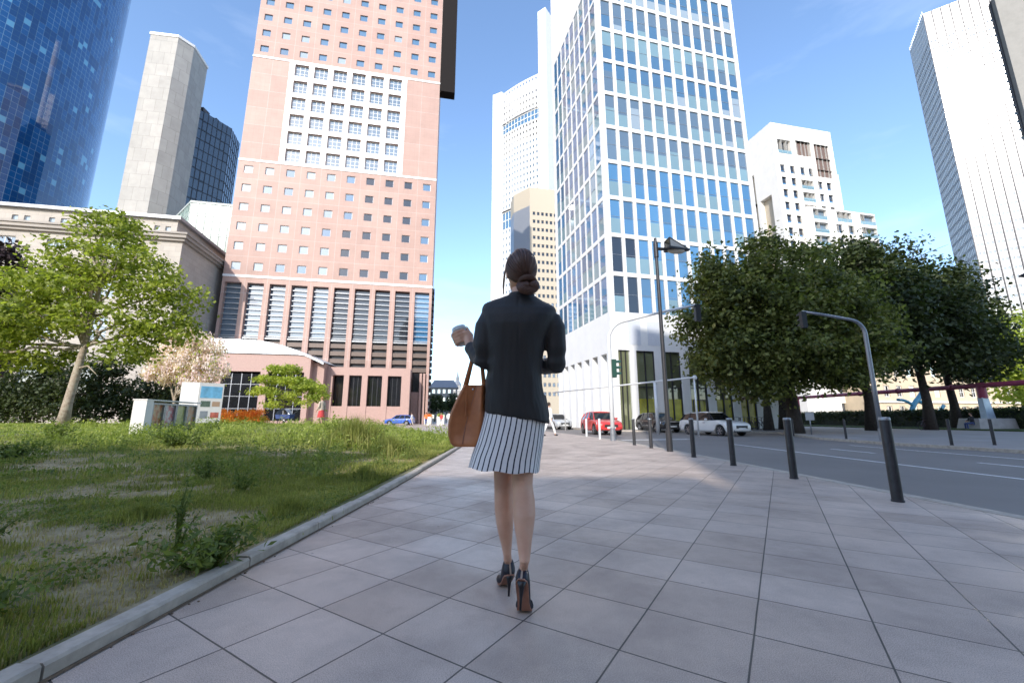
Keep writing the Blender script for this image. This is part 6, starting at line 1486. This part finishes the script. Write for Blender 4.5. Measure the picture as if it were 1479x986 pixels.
# slanted hem: left side higher
rg[0] = [(p[0], p[1], p[2]+(.5-(p[0]+.13)/.30)*.045) for p in rg[0]]
rg.insert(0, [(p[0]*.97+.001, 2.14+(p[1]-2.14)*.93, p[2]+.004) for p in rg[0]])
J.loft(rg)
J.tube([P(706.5,453,2.12), P(702,470,2.112), P(698,500,2.105), Le+Vector((0,-.005,.004)), Le.lerp(Lw,.45)+Vector((0,0,-.006)), Le.lerp(Lw,.90)], [.040,.057,.056,.054,.046,.037], 20)
J.tube([P(796.5,457,2.12), P(801,474,2.118), P(803.5,505,2.115), Re+Vector((0,-.004,0)), Re.lerp(Rw,.5)+Vector((0,0,-.004)), Re.lerp(Rw,.95)], [.044,.056,.054,.054,.047,.04], 20)
J.ell(P(706,458,2.12), (.034,.058,.045), 16, 10); J.ell(P(794,466,2.12), (.036,.058,.045), 16, 10)
# front panel hanging lower at the right
J.loft([ering(c, rx, ry, 16) for c, rx, ry in ((P(789,611,2.20),.010,.035),(P(789,600,2.20),.018,.06),(P(786,588,2.19),.024,.075),(P(782,570,2.18),.028,.07))])
me = remesh(J, .0060, 6, .5); me.transform(Matrix.Translation(-WO))
# woven-in folds: gentle displacement along normals
co_ = np.empty(len(me.vertices)*3); me.vertices.foreach_get('co', co_); co_ = co_.reshape(-1,3); nn = np.empty_like(co_).ravel(); me.vertices.foreach_get('normal', nn); nn = nn.reshape(-1,3)
ang = np.arctan2(co_[:,1]-.01, co_[:,0]); zc = co_[:,2]; arm = np.clip((np.abs(co_[:,0]-.01)-.13)/.03, 0, 1)
d_ = .0095*vnoise(ang*2.2+zc*2.5, zc*2.2, 2)*(1-arm)*np.clip((1.3-zc)/.3, 0, 1)+.0050*np.sin((zc*62)+8*co_[:,1]+3*vnoise(co_[:,1]*9, zc*9, 4))*arm*np.exp(-((zc-1.10)/.09)**2)+.0036*vnoise(co_[:,0]*20, zc*7, 6)
back = (co_[:,1] < -.02)&(np.abs(co_[:,0]-.002) < .004); d_ = d_-.0012*back
me.vertices.foreach_set('co', (co_+nn*d_[:,None]).ravel()); me.update(); me.materials.append(MATS['wool_black']); jk = link('blazer', me, wo)
q = MB(); c, rx = sh(424.5,736,771,2.12); q.loft([ering((c.x,c.y+.012,c.z+dz), rx*k, .052*k, 32) for dz, k in ((-.016,1.10),(.003,1.06),(.004,.98),(-.006,.95))]); q.build('collar', MATS['wool_black'], jk, WO, smooth=True)
# skirt
K = MB(); N = 120; rg = []
specs = [(584,701,789,.112),(600,699,788,.118),(620,694,786,.124),(640,688,783.5,.130),(660,681,780.5,.136),(677,676,778.5,.142)]
for i, (v, l, r, ry) in enumerate(specs):
    c, rx = pxr(v, l, r, 2.14); f = i/(len(specs)-1); ring_ = []
    for k in range(N):
        a = 2*PI*k/N; w = 1+f*(.014*sin(a*7+.7)+.008*sin(a*13+2.1+f))+.006*sin(a*5+6*f); x = rx*cos(a)*w; y = ry*sin(a)*w
        ring_.append((c.x+x, c.y+y, c.z+(f*.004*sin(a*7+1.2) if f > .9 else 0)-f*.012*cos(a)))
    rg.append(ring_)
den = []
for i in range(len(rg)-1):
    for k in range(4): den.append([tuple(Vector(a).lerp(Vector(b), k/4)) for a, b in zip(rg[i], rg[i+1])])
den.append(rg[-1]); K.loft(den, 0, False); inner = [tuple(Vector((.0,2.14,p[2]))+(Vector(p)-Vector((.0,2.14,p[2])))*.985) for p in den[-1]]
K.loft([den[-1], inner], 0, False)
me = K.mesh('skirt', MATS['skirt_stripe'], WO, True); link('skirt', me, wo)
# hair: cap, twisted low bun, loose strand
Hc = hc+Vector((.001,-.004,.010)); H = MB()
H.ell(Hc+Vector((0,-.006,.012)), (.080,.094,.104), 26, 18, rot=HR); H.ell(Hc+Vector((.006,-.05,-.028)), (.056,.036,.050), 20, 14); H.ell(Hc+Vector((.010,-.052,-.058)), (.034,.030,.032), 16, 12)
me = remesh(H, .005, 6); me.transform(Matrix.Translation(-WO)); me.materials.append(MATS['hair'])
# cut the cap away from the face
import bmesh
bm = bmesh.new(); bm.from_mesh(me); fd = HR @ Vector((0,1,0)); kill = [v for v in bm.verts if (v.co+WO-hc).dot(fd) > .045 and (v.co+WO-hc).z < .058]
bmesh.ops.delete(bm, geom=kill, context='VERTS'); bm.to_mesh(me); bm.free(); hr = link('hair', me, wo)
# combed strands running from the hairline back into the bun
st_ = MB(); bdir = (P(762,408,2.06)-Hc).normalized(); rs = random.Random(4); inv = HR.inverted()
for k in range(300):
    th = rs.uniform(-PI, PI); side_ = HR @ Vector((sin(th)*1.0, .42+.25*rs.random()*cos(th), abs(cos(th))*.9 if abs(th) < 2.0 else -.35+.3*rs.random())); d0 = side_.normalized(); pts = []
    jit = rs.uniform(1.0, 1.035); ax_ = d0.cross(bdir).normalized(); tot = d0.angle(bdir)
    for j in range(11):
        dd = (Matrix.Rotation(tot*j/10*.97, 3, ax_) @ d0); dl = inv @ dd
        r_ = 1/math.sqrt((dl.x/.081)**2+(dl.y/.096)**2+(dl.z/.106)**2); pts.append(Hc+Vector((0,-.006,.010))+dd*r_*jit*(1+.012*sin(j*.9+k)))
    if (inv @ d0).z < -.2 and (inv @ d0).y > .25: continue
    st_.tube(pts, [.0012]+[.0034]*9+[.0022], 5, 0)
st_.build('hair_strands', MATS['hair_twist'], hr, WO, smooth=True)
bc = P(763.5,413,2.055); bn = MB()
def coil(c, R1, R2, a0, a1, tilt, r, n=26):
    pts = []
    for k in range(n):
        a = a0+(a1-a0)*k/(n-1); pts.append(Vector((c.x+R1*cos(a), c.y+tilt*sin(a)-.012*cos(2*a), c.z+R2*sin(a))))
    return pts
bp = []
def btube(pts, rad):
    bn.tube(pts, rad, 14); n = len(pts); rad = rad if isinstance(rad, list) else [rad]*n
    for q in range(16):
        ph = 2*PI*q/16; out = []; prev = None; rr_ = []
        for i, p in enumerate(pts):
            t_ = (Vector(pts[min(i+1,n-1)])-Vector(pts[max(i-1,0)])).normalized()
            a_ = Vector((0,-1,0))-t_*(-t_.y) if prev is None else prev-t_*prev.dot(t_); a_.normalize(); prev = a_; b_ = t_.cross(a_); w_ = ph+i*1.6/n
            out.append(Vector(p)+(a_*cos(w_)+b_*sin(w_))*rad[i]*.97); rr_.append(rad[i]*.17)
        bn.tube(out, rr_, 5)
btube(coil(bc, .030,.021, R(150),R(-190),.010,0), [.020+.004*sin(PI*k/25) for k in range(26)])
btube(coil(bc+Vector((.004,-.012,-.002)), .017,.012, R(120),R(-240),.006,0), [.016]*26)
def sm_(l):
    pts = [bc+Vector(q) for q in l]; out = []
    for i in range(len(pts)-1):
        p0, p1, p2, p3 = pts[max(i-1,0)], pts[i], pts[i+1], pts[min(i+2,len(pts)-1)]
        for k in range(4): f = k/4; out.append(.5*((2*p1)+(p2-p0)*f+(2*p0-5*p1+4*p2-p3)*f*f+(3*p1-p0-3*p2+p3)*f**3))
    return out+[pts[-1]]
w1 = sm_(((-.050,.03,.028),(-.038,-.004,.034),(-.015,-.022,.040),(.012,-.020,.038),(.034,-.005,.024),(.044,.008,.002))); btube(w1, [.008+.006*sin(PI*k/(len(w1)-1)) for k in range(len(w1))])
w2 = sm_(((-.046,.03,.012),(-.047,.0,.006),(-.042,-.012,-.010),(-.026,-.018,-.024),(.0,-.02,-.030),(.028,-.014,-.024),(.047,.0,-.006))); btube(w2, [.010+.011*sin(PI*k/(len(w2)-1)) for k in range(len(w2))])
bn.build('bun', MATS['hair_twist'], hr, WO, smooth=True)
q = MB()
for dx in (0,.0025,-.003,.005): q.tube([P(731,384,2.16)+Vector((dx*.4,0,0)), P(728.2,398,2.17)+Vector((dx,0,0)), P(726.8,414,2.175)+Vector((dx,0,0)), P(727.2,425,2.175)+Vector((dx*.3,0,0))], [.0022,.0018,.0014,.0006], 5)
q.build('loose_strand', MATS['hair_twist'], hr, WO, smooth=True)

# ---------------------------------------------------------------- takeaway cup and bag
pm('cup_paper', (.62,.60,.55), .6, var=.04); pm('cup_lid', (.55,.57,.56), .35); pm('cup_sleeve', (.03,.028,.026), .7)
cu_ = thing('paper_cup', 'white takeaway coffee cup with a pale lid held up in her left hand', 'cup', cupc)
def crings(l): 
    return [[cupc+ex*(r*cos(2*PI*k/28))+ey*(r*sin(2*PI*k/28))+cax*h for k in range(28)] for r, h in l]
q = MB(); q.loft(crings(((.0305,-.050),(.0310,-.048),(.0395,.036),(.0400,.040)))); q.build('cup_body', MATS['cup_paper'], cu_, cupc, smooth=True)
q = MB(); q.loft(crings(((.0435,.036),(.0445,.039),(.0440,.045),(.0415,.048),(.0400,.058),(.0375,.0605),(.036,.057),(.001,.056)))); q.build('lid', MATS['cup_lid'], cu_, cupc, auto=35)
q = MB(); q.loft(crings(((.0352,-.012),(.0360,-.010),(.0392,.022),(.0386,.024)))); q.build('sleeve', MATS['cup_sleeve'], cu_, cupc, smooth=True)
BO = Vector((P(675,645,2.16).x,2.16,P(675,645,2.16).z))
bag = thing('tote_bag', 'tan leather tote bag hanging from her left forearm', 'bag', BO)
# outline seen from the end: silhouette px at several heights; length along the walking direction
lev = [(645,655,690,.30),(640,650,694,.325),(628,646.5,697.5,.335),(612,646.5,699.5,.335),(596,650,700.3,.33),(580,657,700.8,.325),(566,664,701,.32),(556,669,701,.315)]
rg = []
for v, l, r, ln in lev:
    a, b = P(l, v, 2.15), P(r, v, 2.15); f = (645-v)/89; crease = .034*float(sst((f-.02)/.30))
    y0, y1 = 2.10, 2.10+ln; xm = a.x*(.56-.20*f)+b.x*(.44+.20*f); z = (a.z+b.z)/2; dz = (a.x-b.x)
    def row(pts): return [Vector((x, y, z)) for x, y in pts]
    e = .012
    rg.append(row([(a.x,y0+.05+e),(a.x+.006,y0+.02),(a.x+.02,y0+.008),(a.x*.66+xm*.34,y0+.010+crease*.30),(a.x*.33+xm*.67,y0+crease*.64),(xm,y0+crease),(xm*.67+b.x*.33,y0+crease*.62),(xm*.34+b.x*.66,y0+crease*.27),(b.x-.02,y0),(b.x-.006,y0+.008),(b.x,y0+.04),(b.x+.004,y0+ln*.35),(b.x+.004,y0+ln*.65),(b.x,y1-.03),(b.x-.01,y1),(xm,y1-crease),(a.x+.01,y1),(a.x,y1-.03),(a.x-.006,y0+ln*.65),(a.x-.006,y0+ln*.35)]))
den = []
for i in range(len(rg)-1):
    for k in range(3): den.append([a.lerp(b, k/3) for a, b in zip(rg[i], rg[i+1])])
den.append(rg[-1])
q = MB(); q.loft(den, 0, False); q.face(list(reversed(den[0]))); q.loft([den[-1],[p+(Vector((sum(t.x for t in den[-1])/20, sum(t.y for t in den[-1])/20, p.z))-p)*.06 for p in den[-1]],[p+(Vector((sum(t.x for t in den[-1])/20, sum(t.y for t in den[-1])/20, p.z))-p)*.08-Vector((0,0,.16)) for p in den[-1]]], 0, False)
body_ = q.mesh('bag_body', MATS['leather_tan'], BO); weld(body_)
bo_ = link('bag_body', body_, bag); sb = bo_.modifiers.new('s', 'SUBSURF'); sb.levels = sb.render_levels = 2; body_.polygons.foreach_set('use_smooth', [True]*len(body_.polygons))
top = P(687.5,521,2.13)
def strap(a, b, c): 
    q = MB(); pts = []
    for k in range(17):
        f = k/16; p = (1-f)**2*a+2*f*(1-f)*b+f*f*c; pts.append(p)
    return pts
aL0, aL1 = P(668,558,2.17)+Vector((0,.02,-.03)), P(668,558,2.17)+Vector((0,.12,-.03))
aR0, aR1 = P(699.5,560,2.15)+Vector((0,.0,-.03)), P(699.5,560,2.15)+Vector((0,.12,-.03))
mid = Le.lerp(Lw,.42)+Vector((0,0,.052))
for a, b, dx in ((aL0,aL1,-.012),(aR0,aR1,.012)):
    pk = mid+Vector((dx,0,0)); path = []
    for f in (0,.2,.4,.6,.8,.93): path.append(a.lerp(pk,f))
    path.append(pk+Vector((0,.0,.006)))
    for f in (.93,.8,.6,.4,.2,0): path.append(b.lerp(pk,f))
    q = MB(); q.tube(path, [.0095]*len(path), 10, flat=.28, up=(0,1,0)); q.build('handle', MATS['leather_tan'], bag, BO, smooth=True)
q = MB(); sp_ = []
for v, l, r, ln in lev[1:]:
    f = (645-v)/89; a, b = P(l, v, 2.15), P(r, v, 2.15); sp_.append((a.x*(.56-.20*f)+b.x*(.44+.20*f), 2.10+.034*float(sst((f-.02)/.30))-.0035, (a.z+b.z)/2))
q.tube(sp_, .0022, 6); q.build('crease_line', MATS['sole_tan'], bag, BO, smooth=True)  # dark tube added along the fold, standing in for its crease shade
# buckle
q = MB(); q.ell(P(683,562,2.13), (.008,.006,.006)); q.build('clasp', MATS['chrome'], bag, BO, smooth=True)
